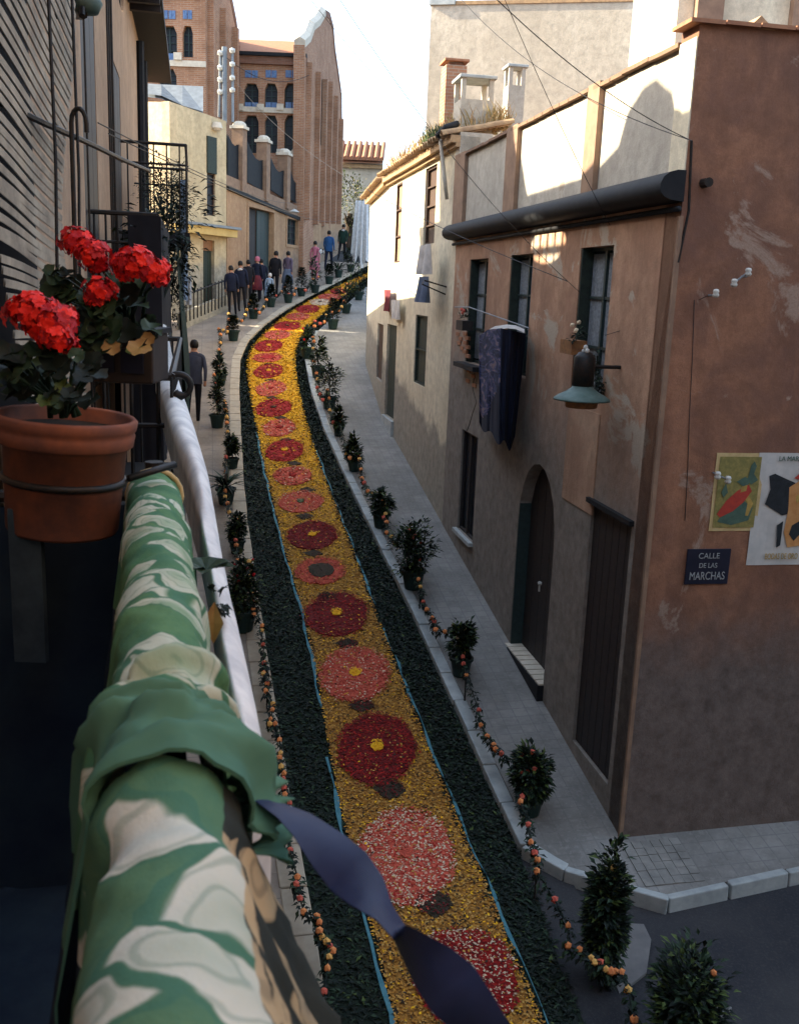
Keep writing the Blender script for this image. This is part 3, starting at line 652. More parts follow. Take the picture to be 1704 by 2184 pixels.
mb = MB(); mb.fbox(fA, dk[0] - .05, dk[1] + .05, dk[3] + .002, dk[3] + .05, -.12, .05); mb.build('lintel', 'dark_trim', H)
# striped threshold of pale tiles in front of the arched door
st = thing('door_step', 'doorstep of pale tiles laid like piano keys before the arched doorway', 'doorstep', fA.pt(ad[0], -4.5, 0))
ua, ub = ad[0] - .02, ad[1] + .02
mb = MB(); mb.fbox(fA, ua, ub, gA(ad[0]) , -4.415, -.255, .075); mb.build('slab', 'dark_trim', st)
k = 9; wt = (ub - ua) / k
for i in range(k):
    mb = MB(); mb.fbox(fA, ua + i * wt + .012, ua + (i + 1) * wt - .012, -4.414, -4.398, -.2, .06); mb.build('tile', 'step_tile', st)
# bare bricks where the plaster has fallen off beside the left window
def px_bricks(pts, nm='brick', mat='clay_tile', parent=H, fr=fA):
    for (x, y) in pts:
        u, z = fr.uz(x, y); mb = MB(); a = U(-.01, .01)
        mb.fbox(fr, u - .10 + a, u + .10 + a, z - .026, z + .026, -.02, .009 + U(0, .008)); mb.build(nm, mat, parent)
px_bricks([(992 + 0 * i + (i % 2) * 5, 712 + i * 9.5) for i in range(6)] + [(977 + (i % 2) * 4 + i * 1.5, 712 + i * 10) for i in range(4)] + [(1000, 790), (1010, 802), (998, 812), (1012, 822)])
# crack running down the plaster
mb = MB(); mb.tube([fA.px(x, y, .002) for x, y in ((1012, 796), (1008, 830), (1016, 858), (1008, 880), (1001, 905), (996, 918))], .006, 5); mb.build('crack', 'iron', H)

# poster and street sign on the gable end
simple('sign_letter', (.34, .36, .36), (.2, .22, .23), 60, .6)
T = thing('street_sign', 'dark blue enamel street name plate with white capitals on the red gable wall', 'street sign', fB.px(1505, 1245))
a, b_ = fB.uz(1461, 1208)[0], fB.uz(1553, 1208)[0]; zt, zb = fB.uz(1508, 1170)[1], fB.uz(1508, 1245)[1]
mb = MB(); mb.fbox(fB, a, b_, zb, zt, .002, .014); bevel(mb.build('plate', 'sign_blue' if 'sign_blue' in MATS else simple('sign_blue', (.007, .010, .024), (.012, .014, .03), 9, .45), T), .004)
def text(s_, fr, uc, zc, h, mat, parent, off=.017, wscale=1.0, name='lettering'):
    cu = bpy.data.curves.new(name, 'FONT'); cu.body = s_; cu.size = h * 1.38; cu.extrude = .0015; cu.align_x = 'CENTER'; cu.align_y = 'CENTER'
    o = bpy.data.objects.new(name, cu); col.objects.link(o); cu.materials.append(MATS[mat])
    M = Matrix((fr.u * fr_dir(fr), Vector((0, 0, 1)), fr.n)).transposed().to_4x4(); M.translation = fr.pt(uc, zc, off)
    o.matrix_world = M; o.scale = (wscale, 1, 1)
    dg = bpy.context.evaluated_depsgraph_get(); me = bpy.data.meshes.new_from_object(o.evaluated_get(dg)); o2 = bpy.data.objects.new(name, me); col.objects.link(o2)
    M2 = M @ Matrix.Diagonal((wscale, 1, 1, 1)); me.transform(M2); bpy.data.objects.remove(o, do_unlink=True)
    if parent: o2.parent = parent; o2.matrix_parent_inverse = PINV(parent)
    return o2
def fr_dir(fr):                                             # +1 when u runs left to right for somebody facing the wall
    return 1 if fr.u.cross(Vector((0, 0, 1))).dot(fr.n) > 0 else -1
hh = (zt - zb); uc = (a + b_) / 2
text('CALLE', fB, uc, zt - hh * .2, hh * .16, 'sign_letter', T)
text('DE LAS', fB, uc, zt - hh * .47, hh * .14, 'sign_letter', T, wscale=.9)
text('MARCHAS', fB, uc, zt - hh * .77, hh * .23, 'sign_letter', T, wscale=.72)
def poster(name, lab, x1, x2, yt, yb, bg, shapes, texts, off=.004):
    um, z1 = fB.uz((x1 + x2) / 2, yt); z0 = fB.uz((x1 + x2) / 2, yb)[1]; a = fB.uz(x1, (yt + yb) / 2)[0]; b_ = fB.uz(x2, (yt + yb) / 2)[0]
    t = thing(name, lab, 'poster', fB.pt(a, z0)); mb = MB()
    P = [[fB.pt(a + (b_ - a) * i / 8, z0 + (z1 - z0) * j / 8, off + .003 * sin(i * 1.3 + j)) for j in range(9)] for i in range(9)]
    P2 = [[q - fB.n * .003 for q in row] for row in P]; mb.grid(P); mb.grid(P2); mb.build('sheet', bg[0], t)
    if len(bg) > 1:
        m_ = .035 * (b_ - a) / .3; mb = MB(); mb.fbox(fB, a + m_ * .6, b_ - m_ * .6, z0 + m_ * .6, z1 - m_ * .6, off + .004, off + .006); mb.build('picture', bg[1], t)
    for i, (mat, pts) in enumerate(shapes):
        vs, tr = tess([[(a + (b_ - a) * x, z0 + (z1 - z0) * y) for x, y in pts]]); k = len(vs); mb = MB(); o_ = off + .0075 + i * .0006
        mb.add([fB.pt(v.x, v.y, o_) for v in vs] + [fB.pt(v.x, v.y, o_ - .001) for v in vs], [tuple(t_) for t_ in tr] + [(i_, (i_ + 1) % k, (i_ + 1) % k + k, i_ + k) for i_ in range(k)]); mb.build('print', mat, t)
    for s_, x, y, h, mat, ws in texts: text(s_, fB, a + (b_ - a) * x, z0 + (z1 - z0) * y, h, mat, t, off + .0105, ws)
    return t
simple('print_cream', (.52, .40, .2), (.45, .33, .15), 20, .8); simple('print_olive', (.27, .22, .07), (.16, .15, .05), 26, .8)
simple('print_white', (.50, .49, .46), (.42, .42, .40), 9, .8); simple('print_red', (.42, .05, .03), (.3, .04, .03), 20, .8)
simple('print_black', (.02, .025, .03), None, 20, .8); simple('print_orange', (.5, .26, .1), (.4, .18, .06), 12, .8); simple('print_teal', (.08, .14, .10), (.05, .09, .07), 12, .8); simple('print_gold', (.45, .30, .08), None, 12, .8)
poster('fair_poster', 'smaller olive and yellow poster with a figure in a red dress on the gable wall', 1519, 1621, 966, 1132, ('print_cream', 'print_olive'),
       [('print_teal', [(.15, .12), (.45, .08), (.8, .14), (.86, .3), (.6, .42), (.3, .3)]), ('print_gold', [(.72, .2), (.78, .2), (.86, .36), (.7, .5), (.62, .48), (.74, .36)]),
        ('print_red', [(.12, .22), (.3, .40), (.5, .52), (.72, .60), (.80, .52), (.66, .38), (.45, .26), (.2, .18)]), ('print_gold', [(.56, .5), (.68, .52), (.7, .64), (.6, .66)]),
        ('print_teal', [(.46, .64), (.62, .7), (.78, .66), (.7, .6), (.6, .58)]), ('print_teal', [(.72, .84), (.78, .9), (.84, .84), (.8, .74), (.9, .66), (.76, .6), (.68, .68)]),
        ('print_teal', [(.16, .5), (.24, .62), (.3, .5), (.22, .44)])], [])
poster('bullfight_poster', 'large white poster with a dark cape and orange figure cut by the picture edge', 1604, 1748, 966, 1204, ('print_white',),
       [('print_black', [(0.177, .8), (0.258, .82), (0.408, .78), (0.571, .74), (0.626, .6), (0.571, .47), (0.435, .45), (0.299, .5), (0.163, .55), (0.218, .68)]),
        ('print_orange', [(0.490, .70), (0.680, .78), (0.898, .74), (0.979, .5), (0.952, .3), (0.816, .18), (0.571, .16), (0.490, .3), (0.517, .5)]),
        ('print_red', [(0.544, .78), (0.680, .86), (0.707, .94), (0.762, .84), (0.680, .76)]), ('print_gold', [(0.598, .62), (0.898, .72), (0.898, .69), (0.626, .56)]),
        ('print_black', [(0.381, .36), (0.462, .4), (0.462, .18), (0.408, .16)]), ('print_black', [(0.598, .36), (0.707, .4), (0.762, .3), (0.653, .22), (0.571, .28)])],
       [('BODAS DE ORO', .5, .078, .056, 'print_gold', .58), ('LA MARE', .45, .95, .045, 'print_teal', .9)])
# insulator brackets
def insulator(x, y, lab, kind=0):
    q = fB.px(x, y, .0); t = thing('insulator_bracket', lab, 'insulator', q, 'porcelain insulators on the gable wall')
    a = q + fB.n * .12 + fB.u * -.02; mb = MB(); mb.tube([q, a], .009, 6); e1 = fB.px(1595, 580, .16) if kind == 0 else q + fB.n * .14 + fB.u * .07 + Vector((0, 0, -.035)); e2 = fB.px(1565, 603, .14) if kind == 0 else a
    if kind == 2: e1 = a + Vector((.02, 0, .02))
    mb.tube([e2, e1], .008, 6); mb.build('bracket', 'zinc', t)
    for e in ([e1, e2] if kind != 2 else [e1]):
        mb = MB(); mb.lathe(e, [(.0, .034), (.02, .03), (.028, .012), (.02, .0), (.03, -.016), (.02, -.034), (0, -.036)], 12); mb.build('insulator', 'white_enamel', t, smooth=True)
    return t
insulator(1580, 590, 'pair of white porcelain insulators high on the red gable wall')
insulator(1510, 630, 'single grey insulator knob near the corner of the red gable wall', 2)
insulator(1520, 1008, 'pair of porcelain insulators beside the olive poster', 1)

for pts_ in (((1480, 640), (1476, 760), (1470, 880), (1466, 1000), (1460, 1110)),):
    mb = MB(); mb.tube([fB.px(x, y, .002) for x, y in pts_], .003, 4); mb.build('cable', 'dark_wood', H)
# street lamp with enamel shade on a wall arm
qs = fA.px(1240, 850, .36)
Lm = thing('street_lamp', 'green enamel street lamp with a wide conical shade on the brown house front', 'street lamp', qs)
mb = MB(); mb.lathe(qs, [(.0, .135), (.09, .13), (.105, .10), (.15, .065), (.22, .03), (.262, 0), (.266, -.016), (.24, -.004), (.1, .03), (0, .04)], 40); mb.build('shade', 'lamp_green', Lm, smooth=True)
mb = MB(); mb.lathe(qs, [(.0, .44), (.06, .43), (.10, .38), (.10, .12), (.0, .1)], 24); mb.build('ballast_housing', 'iron', Lm, smooth=True)
mb = MB(); mb.lathe(qs, [(.155, .0), (.15, -.075), (.14, -.085), (.0, -.088)], 28); mb.build('glass_ring', 'brass_rust', Lm, smooth=True)
mb = MB(); e = qs + Vector((0, 0, .3)); wq = e - fA.n * .36; mb.tube([e, wq], .018, 8); mb.build('arm', 'iron', Lm)
for dx, dz in ((0, .47), (-.045, .44), (.04, .43)):
    mb = MB(); mb.lathe(qs + fA.u * dx + Vector((0, 0, dz)), [(0, .03), (.018, .022), (.022, .0), (.012, -.02), (.0, -.022)], 10); mb.build('insulator', 'white_enamel', Lm, smooth=True)
# patched paler band of plaster under the lamp
u1, u0 = fA.uz(1208, 950)[0], fA.uz(1275, 950)[0]
mb = MB(); mb.fbox(fA, u0, u1, fA.uz(1240, 1085)[1], fA.uz(1240, 870)[1], -.01, .012); mb.build('plaster_chase', 'chase_plaster', H)

# ================================================================== CREAM HOUSE beyond it
b1, b2, b3 = g(942, 1129), g(813, 896), g(779, 784)
hd1 = math.degrees(atan2(b2.x - b1.x, b2.y - b1.y)); hd2 = math.degrees(atan2(b3.x - b2.x, b3.y - b2.y))
f1 = Frame(b1, hd1, -1); f2 = Frame(b2, hd2, -1); L1 = (b2 - b1).length; L1 = sqrt((b2.x - b1.x) ** 2 + (b2.y - b1.y) ** 2); L2 = sqrt((b3.x - b2.x) ** 2 + (b3.y - b2.y) ** 2)
fr3 = Frame(b3, 8, -1)
WH = thing('cream_house', 'sunlit cream house with a tiled overgrown eave beyond the brown house', 'house', b2)
zE = 2.35
def gW(fr, u): return gz(fr.pt(u, 0).y) - .1
h_up = f1.rect(905, 929, 356, 520); h_g1 = f1.rect(884, 909, 672, 822); h_s = f1.rect(844, 856, 392, 560)
h_d1 = f1.rect(823, 843, 692, 894); h_d2 = f2.rect(804, 816, 690, 812)
wall('front_wall', f1, [(0, gW(f1, 0)), (L1, gW(f1, L1)), (L1, zE), (0, zE)], [h_up, h_g1, h_s, h_d1], 'cream_plaster', WH, .3)
wall('front_wall', f2, [(0, gW(f2, 0)), (L2, gW(f2, L2)), (L2, zE - .1), (0, zE)], [h_d2], 'cream_plaster', WH, .3)
wall('front_wall', fr3, [(0, gW(fr3, 0)), (8, gW(fr3, 8)), (8, zE + .3), (0, zE - .1)], [], 'cream_plaster', WH, .3)
mb = MB(); mb.fbox(f1, .0, L1, zE - .62, zE - .48, -5, -.31); mb.build('roof_deck', 'clay_tile', WH)
window(f1, h_up, WH, .08, 'shutter_brown', bars=3, split=False, pane='shutter_brown'); window(f1, h_s, WH, .04, 'shutter_brown', bars=2, split=False, pane='pilaster_brown')
window(f1, h_g1, WH, .06, 'shutter_green', bars=1, split=False, pane='shutter_green')
door(f1, h_d1, WH, .07, 'shutter_green', 3, False); door(f2, h_d2, WH, .06, 'shutter_brown', 2, False)
mb = MB(); mb.fbox(f1, h_d1[0] - .05, h_d1[1] + .05, gW(f1, h_d1[0]), h_d1[2] - .002, -.07, .06); mb.build('step', 'kerb_stone', WH)
mb = MB(); u_, z_ = f1.uz(832, 925); mb.fbox(f1, u_ - .06, u_ + .06, z_ - .06, z_ + .06, 0, .03); mb.build('vent', 'iron', WH)
# band of paler render on the lower wall
# eave: two rows of tiles, each tile its own piece
def tile_mesh(L=.42, w_=.17, h=.07):
    mb = MB(); P = []
    for i in range(2): P.append([Vector((w_ / 2 * cos(pi * k / 6) * (1 - .12 * i), L * (i - .5), h * sin(pi * k / 6) * (1 - .12 * i))) for k in range(7)])
    mb.grid(P); P2 = [[q - Vector((0, 0, .014)) for q in r] for r in P]; mb.grid(P2); mb.f += [tuple(range(0, 7)) + tuple(range(20, 13, -1))]; mb.mi.append(0)
    return mb
def tiles_along(fr, u0, u1, z, rows, parent, mat, first=[None], out=.28, step=.2, pitch=.22):
    n_ = int((u1 - u0) / step)
    for r_ in range(rows):
        for i in range(n_):
            if R() < .04: continue
            if first[0] is None:
                o = tile_mesh().build('roof_tile', mat, parent); first[0] = o.data
            else:
                o = bpy.data.objects.new('roof_tile', first[0]); col.objects.link(o); o.parent = parent; o.matrix_parent_inverse = PINV(parent)
            u = u0 + (i + .5) * step + U(-.015, .015); off = out - .2 - r_ * .36
            M = Matrix((fr.u, -fr.n * cos(pitch) + Vector((0, 0, sin(pitch))), Vector((0, 0, 1)) * cos(pitch) + fr.n * sin(pitch))).transposed().to_4x4()
            if M.determinant() < 0: M = Matrix((-fr.u, -fr.n * cos(pitch) + Vector((0, 0, sin(pitch))), Vector((0, 0, 1)) * cos(pitch) + fr.n * sin(pitch))).transposed().to_4x4()
            M = M @ Matrix.Rotation(U(-.06, .06), 4, 'Z')
            M.translation = fr.pt(u, z + .03 + r_ * .085 + U(-.01, .012), off); o.matrix_basis = M
tf = [None]
tiles_along(f1, .0, L1, zE + .02, 3, WH, 'clay_tile_pale', tf); tiles_along(f2, 0, L2, zE - .03, 2, WH, 'clay_tile_pale', tf)
mb = MB(); mb.fbox(f1, 0, L1, zE - .10, zE + .01, .0, .16); mb.fbox(f1, 0, L1, zE - .16, zE - .102, .0, .08); mb.build('eave_moulding', 'clay_tile_pale', WH)
mb = MB(); mb.fbox(f2, 0, L2, zE - .15, zE - .04, .0, .14); mb.build('eave_moulding', 'clay_tile_pale', WH)
# dry grass and a green tuft growing on the eave
def tuft(name, lab, cat, fr, us, zb, n_, hgt, mats, group=None, off=(-.9, .1), par=None):
    mb = MB()
    for _ in range(n_):
        u = U(*us); o_ = U(*off); p = fr.pt(u, zb + (.1 - o_) * .2, o_); h_ = hgt * U(.4, 1.1); d = Vector((U(-.5, .5), U(-.5, .5), 1)).normalized(); q = p + d * h_; s_ = d.cross(Vector((U(-1, 1), U(-1, 1), 0))).normalized() * U(.006, .014)
        mid = p + d * h_ * .6; q += Vector((U(-.1, .1), U(-.1, .1), -.08 * h_)); mb.add([p - s_, p + s_, mid + s_ * .7, mid - s_ * .7, q], [(0, 1, 2, 3), (3, 2, 4)], int(U(0, len(mats))))
    o = mb.build(name, mats); o['kind'] = 'stuff'; o['label'] = lab; return o
tuft('dry_weeds', 'dry straw coloured weeds sprouting from the cream house roof tiles', 'weeds', f1, (.3, L1), zE + .04, 3000, .5, ['grass_dry', 'grass_straw', 'grass_straw'], off=(-.9, .05))
tuft('green_weeds', 'bright green tuft growing at the near end of the cream house eave', 'weeds', f1, (.9, 2.2), zE + .05, 420, .36, ['leaf', 'leaf_light'], off=(-.2, .2))
# laundry and signs on the cream house
def hung_cloth(name, lab, cat, fr, x1, x2, yt, yb, off, mat, waves=3, amp=.05, group=None, n_=24, taper=0, flare=.0, ragged=.0):
    a = fr.uz(x1, (yt + yb) / 2, off)[0]; b_ = fr.uz(x2, (yt + yb) / 2, off)[0]; xm = (x1 + x2) / 2; zt = fr.uz(xm, yt, off)[1]; zb = fr.uz(xm, yb, off)[1]
    P = []; uv = []; ph = U(0, 6); J = 14
    for i in range(n_ + 1):
        t = i / n_; row = []; ru = []; rg = ragged * noise.noise(Vector((t * 4, ph, 0)))
        for j in range(J + 1):
            s_ = j / J; tt = .5 + (t - .5) * (1 - taper * s_); z = zt + (zb + rg - zt) * s_
            row.append(fr.pt(a + (b_ - a) * tt, z, off + amp * (.25 + s_) * sin(t * waves * 2 * pi + ph + s_ * .8) + flare * s_)); ru.append((t * abs(b_ - a), s_ * (zt - zb)))
        P.append(row); uv.append(ru)
    mb = MB(); mb.grid(P, uv=uv); mb.grid([[q - fr.n * .006 for q in r] for r in P], uv=uv)
    o = mb.build(name, mat, smooth=True); return tag(o, lab, cat, group)
hung_cloth('hanging_laundry', 'white shirt drying on the cream house wall above the blue cloth', 'laundry', f1, 895, 915, 522, 585, .3, 'cloth_whitec', 1.5, .05)
hung_cloth('hanging_laundry', 'light blue cloth drying low on the clothes bracket of the cream house', 'laundry', f1, 892, 912, 590, 645, .3, 'cloth_greyblue', 2, .06)
hung_cloth('hanging_laundry', 'wine red cloth hanging beside a pale sheet on the far part of the cream house', 'laundry', f1, 818, 833, 618, 664, .12, 'cloth_wine', 1.5, .03)
hung_cloth('hanging_laundry', 'pale sheet hanging next to the wine red cloth on the cream house', 'laundry', f1, 834, 852, 640, 680, .12, 'cloth_whitec', 2, .04)
lb = thing('clothes_bracket', 'iron clothes line bracket reaching out from the cream house', 'clothes bracket', f1.px(950, 615))
mb = MB(); q = [f1.px(952, 612, .0), f1.px(905, 598, .45), f1.px(900, 606, .4), f1.px(950, 628, .0)]; mb.tube(q, .012, 6); mb.build('bracket', 'iron', lb)
# dark corner pier and leaning drainpipe between both houses
mb = MB(); mb.fbox(f1, -.0, .28, zE - 1.0, zE + .06, -.5, .012); mb.build('end_pier', 'parapet_plaster', WH)
mb = MB(); mb.tube([f1.px(938, 290, .2), f1.px(948, 380, .12), f1.px(953, 425, .06)], .03, 10); mb.build('drainpipe', 'parapet_plaster', WH, smooth=True)
mb = MB(); mb.tube([f1.px(934, 290, .3), f1.px(950, 272, .22), f1.px(975, 264, .0)], .05, 10); mb.build('gutter', 'dark_trim', WH, smooth=True)

# ================================================================== ROOFS, CHIMNEYS AND THE TALL WALL BEHIND
fN = lambda Y, x=852: Frame(atd(x, 600, Y), 90, 1)          # plane facing the camera at distance Y
def blk(fr, x1, x2, yt, zb, depth, name, mat, parent=None, yb=None):
    ym = yt + 30; u0, u1 = fr.uz(x1, ym)[0], fr.uz(x2, ym)[0]; zt = fr.uz((x1 + x2) / 2, yt)[1]
    if yb is not None: zb = fr.uz((x1 + x2) / 2, yb)[1]
    mb = MB(); mb.fbox(fr, u0, u1, zb, zt, -depth, 0); return mb.build(name, mat, parent)
def chimney(lab, Y, x1, x2, ytop, ybase, mat, depth=.42, caps='open'):
    fr = Frame(atd((x1 + x2) / 2, 400, Y), 80, 1); zt = fr.uz((x1 + x2) / 2, ytop)[1]; zb = fr.uz((x1 + x2) / 2, ybase)[1] - .3
    u0, u1 = fr.uz(x1, ytop + 20)[0], fr.uz(x2, ytop + 20)[0]; c = fr.pt((u0 + u1) / 2, zb, -depth / 2)
    t = thing('chimney', lab, 'chimney', c, 'chimneys on the right hand roofs'); h_ = .36 if caps == 'open' else .12
    mb = MB(); mb.fbox(fr, u0, u1, zb, zt - h_, -depth, 0); mb.build('stack', mat, t)
    e = .07
    if caps == 'open':
        for a in (u0, u1 - e):
            for o_ in (-depth, -e): mb = MB(); mb.fbox(fr, a, a + e, zt - h_, zt - .05, o_, o_ + e); mb.build('post', mat, t)
    else:
        mb = MB(); mb.fbox(fr, u0 + e, u1 - e, zt - h_, zt - .05, -depth + e, -e); mb.build('neck', 'brick_dark', t)
    mb = MB(); mb.fbox(fr, u0 - .04, u1 + .04, zt - .05, zt, -depth - .04, .04); bevel(mb.build('cap', 'kerb_stone' if caps == 'open' else 'clay_tile', t), .01)
chimney('pale plastered chimney with an open slab cap where the two houses meet', 16.6, 985, 1054, 160, 335, 'parapet_plaster', .55)
chimney('slim pale chimney with a small open top on the roof further right', 19.5, 1086, 1121, 137, 240, 'parapet_plaster', .35)
chimney('dark brick chimney behind, in front of the tall grey wall', 21.5, 952, 996, 125, 250, 'brick_wall', .5, 'closed')
rb = thing('back_roof', 'tiled roof with broken clay tiles behind the parapet of the brown house', 'roof', fA.pt(4, 1.9, -2))
for i in range(46):
    mb = MB()
    for r_ in range(1): pass
fr = fA
tf2 = [None]
tiles_along(Frame(fA.pt(3.6, 0, -1.1), AH, -1), 0, 4.4, 1.95, 6, rb, 'clay_tile', tf2, out=.2)
mb = MB(); P = [[fA.pt(u, 1.9 + .45 * k, -1.0 - 1.6 * k) for k in (0, 1)] for u in (3.5, 8.3)]; mb.grid(P); mb.grid([[q - Vector((0, 0, .12)) for q in r] for r in P]); mb.build('roof_slab', 'clay_tile', rb)
mb = MB(); mb.fbox(fA, 3.5, 8.0, 1.2, 1.88, -1.25, -1.05); mb.build('roof_wall', 'parapet_plaster', rb)
TW = thing('tall_building', 'tall windowless grey rendered building rising behind the brown house', 'building', atd(1200, 300, 24))
fT = Frame(atd(907, 300, 24), 102, 1)
u1 = fT.uz(1475, 100)[0]; zt0 = fT.uz(910, 12)[1]; zt1 = fT.uz(1440, 2)[1]
wall('side_wall', fT, [(0, -3), (u1, -3), (u1, zt1), (0, zt0)], [], 'grey_plaster', TW, 5)
mb = MB(); mb.fbox(fT, -.03, .55, zt0 + .003, zt0 + .12, -4, .06); mb.build('corner_cap', 'kerb_stone', TW)
wall('parapet_edge', fT, [(.56, zt0 + .002), (u1, zt1 + .002), (u1, zt1 + .08), (.56, zt0 + .08)], [], 'clay_tile_pale', TW, .3, off=.03)
mb = MB(); q = fT.px(1248, 190); mb.lathe(q - fT.n * .1, [(0.0, 0), (.16, 0)], 16); 
q = fT.px(1310, 205, .0); mb = MB(); mb.box(q, .14, .1, .12); mb.build('roof_stub', 'brick_wall', TW)
for x in (1116, 1124, 1138):
    mb = MB(); q = fT.px(x, 6, -.5); mb.tube([q - Vector((0, 0, .4)), q + Vector((0, 0, .6))], .012, 5); mb.build('rod', 'iron', TW)
TB = thing('stair_tower', 'pale stair tower with a shaded pier above the red gable', 'building', atd(1550, 100, 15))
fS = Frame(atd(1446, 60, 14.5), 84, 1)
def sblk(x1, x2, mat, dz, off, nm):
    u0, u1_ = fS.uz(x1, 60)[0], fS.uz(x2, 60)[0]; mb = MB(); mb.fbox(fS, u0, u1_, -1, 5.2 + dz, -2, off); mb.build(nm, mat, TB)
sblk(1441, 1474, 'cream_plaster', 0, 0, 'wall'); sblk(1474.5, 1530, 'pilaster_brown', .1, .15, 'pier'); sblk(1530.5, 1678, 'cream_plaster', 0, .0, 'wall'); sblk(1678.5, 1712, 'pilaster_brown', .1, .12, 'pier'); sblk(1712.5, 1900, 'cream_plaster', 0, 0, 'wall')

# ================================================================== LEFT SIDE OF THE STREET
LH = -12; nL = Vector((cos(radians(12)), sin(radians(12)), 0))
fL = Frame(-nL * .8, LH, 1)
LHs = thing('left_house', 'tall brown plastered house on the left with dark balcony doors and a dark eave', 'house', fL.pt(6, -6))
ue = fL.uz(316, 300)[0]; zLe = 3.55
def strip_r(x1, x2, zt, zb): return (fL.uz(x1, 450)[0], fL.uz(x2, 450)[0], zb, zt)
hL1 = strip_r(183, 212, 2.7, -.9); hL2 = strip_r(247, 262, 2.2, -.9)
def to_facade(x, y, off=.2):
    a_ = fA.px(x, y, off); t_ = (fL.P - a_).dot(fL.n) / sdir.dot(fL.n); q = a_ + sdir * t_; return ((q - fL.P).dot(fL.u), q.z)
ov = [to_facade(1131 + 36 * cos(2 * pi * k / 20), 482 + 44 * sin(2 * pi * k / 20)) for k in range(20)]
ou0, ou1, oz0, oz1 = min(p[0] for p in ov), max(p[0] for p in ov), min(p[1] for p in ov), max(p[1] for p in ov)
oc, ozc = (ou0 + ou1) / 2, min((oz0 + oz1) / 2, zLe - .06 - (oz1 - oz0) / 2)
ov = [(oc + (ou1 - ou0) / 2 * cos(2 * pi * k / 20), ozc + (oz1 - oz0) / 2 * sin(2 * pi * k / 20)) for k in range(20)]
print('attic opening', round(ou0, 2), round(ou1, 2), round(oz0, 2), round(oz1, 2))
wall('facade', fL, [(-6, -6.9), (ue, gz(fL.pt(ue, 0).y) - .2), (ue, zLe), (-6, zLe)], [(3.2, 4.9, -1.5, 1.9), hL1, hL2, ov], 'pink_plaster', LHs, .10)
for k in range(5):
    mb = MB(); u_ = ou0 + (ou1 - ou0) * (k + .5) / 5; mb.fbox(fL, u_ - .018, u_ + .018, oz0 - .02, min(oz1, zLe - .05), -.06, -.03); mb.build('bar', 'iron', LHs)
for r_ in (hL1, hL2): door(fL, r_, LHs, .02, 'dark_wood', 3, False, 'balcony_door')
mb = MB(); mb.fbox(fL, 3.2, 4.9, -1.5, 1.9, -.34, -.3); mb.build('balcony_door', 'dark_wood', LHs)
mb = MB(); mb.fbox(fL, -6, ue, -6.9, zLe, -6, -5.7); mb.fbox(fL, -6, -5.7, -6.9, zLe, -5.7, -.36); mb.fbox(fL, ue - .3, ue, -4, zLe, -5.7, -.36); mb.build('back_wall', 'pink_plaster', LHs)
mb = MB(); mb.fbox(fL, -6, ue + .5, zLe + .002, zLe + .1, -.11, .42); mb.build('eave', 'dark_trim', LHs)
mb = MB(); mb.fbox(fL, -6, ou0 - .25, zLe + .002, zLe + .1, -6, -.112); mb.fbox(fL, ou1 + .25, ue + .5, zLe + .002, zLe + .1, -6, -.112); mb.fbox(fL, ou0 - .248, ou1 + .248, zLe + .002, zLe + .1, -6, -1.9); mb.build('roof', 'clay_tile', LHs)
for i in range(26):
    mb = MB(); u = 4 + i * .42
    if u > ue + .3: break
    mb.fbox(fL, u, u + .09, zLe - .10, zLe, -.0, .40); mb.build('rafter_end', 'dark_wood', LHs)
for x, r_ in ((227, .01), (231, .01), (236, .012), (298, .06), (307, .05), (176, .008)):
    mb = MB(); u = fL.uz(x, 450)[0]; mb.tube([fL.pt(u, 3.4, .05), fL.pt(u, -5, .05)], r_, 8); mb.build('downpipe' if r_ > .03 else 'cable', 'dark_trim' if r_ > .03 else 'iron', LHs)
# roofline over the street: chimneys and gable of the left side houses
mb = MB()
for u, w_, h_ in ((9.2, .5, .7),):
    mb.fbox(fL, u, u + w_, zLe + .1, zLe + .1 + h_, -.9, -.4)
mb.build('chimney', 'brick_dark', LHs)

nbh = thing('unseen_house_block', 'unseen plastered house block behind the camera, added to shade the near street', 'house', (6, -2, -6))
mb = MB(); mb.box((9.2, -6.2, -.5), 6.2, 8.4, 6.6); mb.build('wall', 'pink_plaster', nbh)  # unseen block, added to cut the skylight on the near street
mb = MB(); mb.fbox(fL, -16, -6.01, -9, 4.5, -6, 0); mb.build('wall', 'pink_plaster', thing('left_house', 'unseen plastered house block downhill from our balcony, added to shade the near street', 'house', fL.pt(-10, -6)))  # unseen, carries the row on downhill to dim the near street
# next house up the street, set back behind the first
S0, S1 = Vector((-4.55, 17.0, 0)), Vector((-8.85, 32.5, 0)); fS2, lS2 = Frame(S0, math.degrees(atan2(S1.x - S0.x, S1.y - S0.y)), 1), (S1 - S0).length
LH2 = thing('left_house', 'lower plastered house between the tall left house and the yellow house', 'house', fS2.pt(5, -3))
mb = MB(); mb.fbox(fS2, 0, lS2, -5, 2.55, -5, 0); mb.build('wall', 'pink_plaster', LH2)
mb = MB(); mb.fbox(fS2, -.1, lS2 + .1, 2.552, 2.68, -5, .2); mb.build('eave', 'clay_tile', LH2)
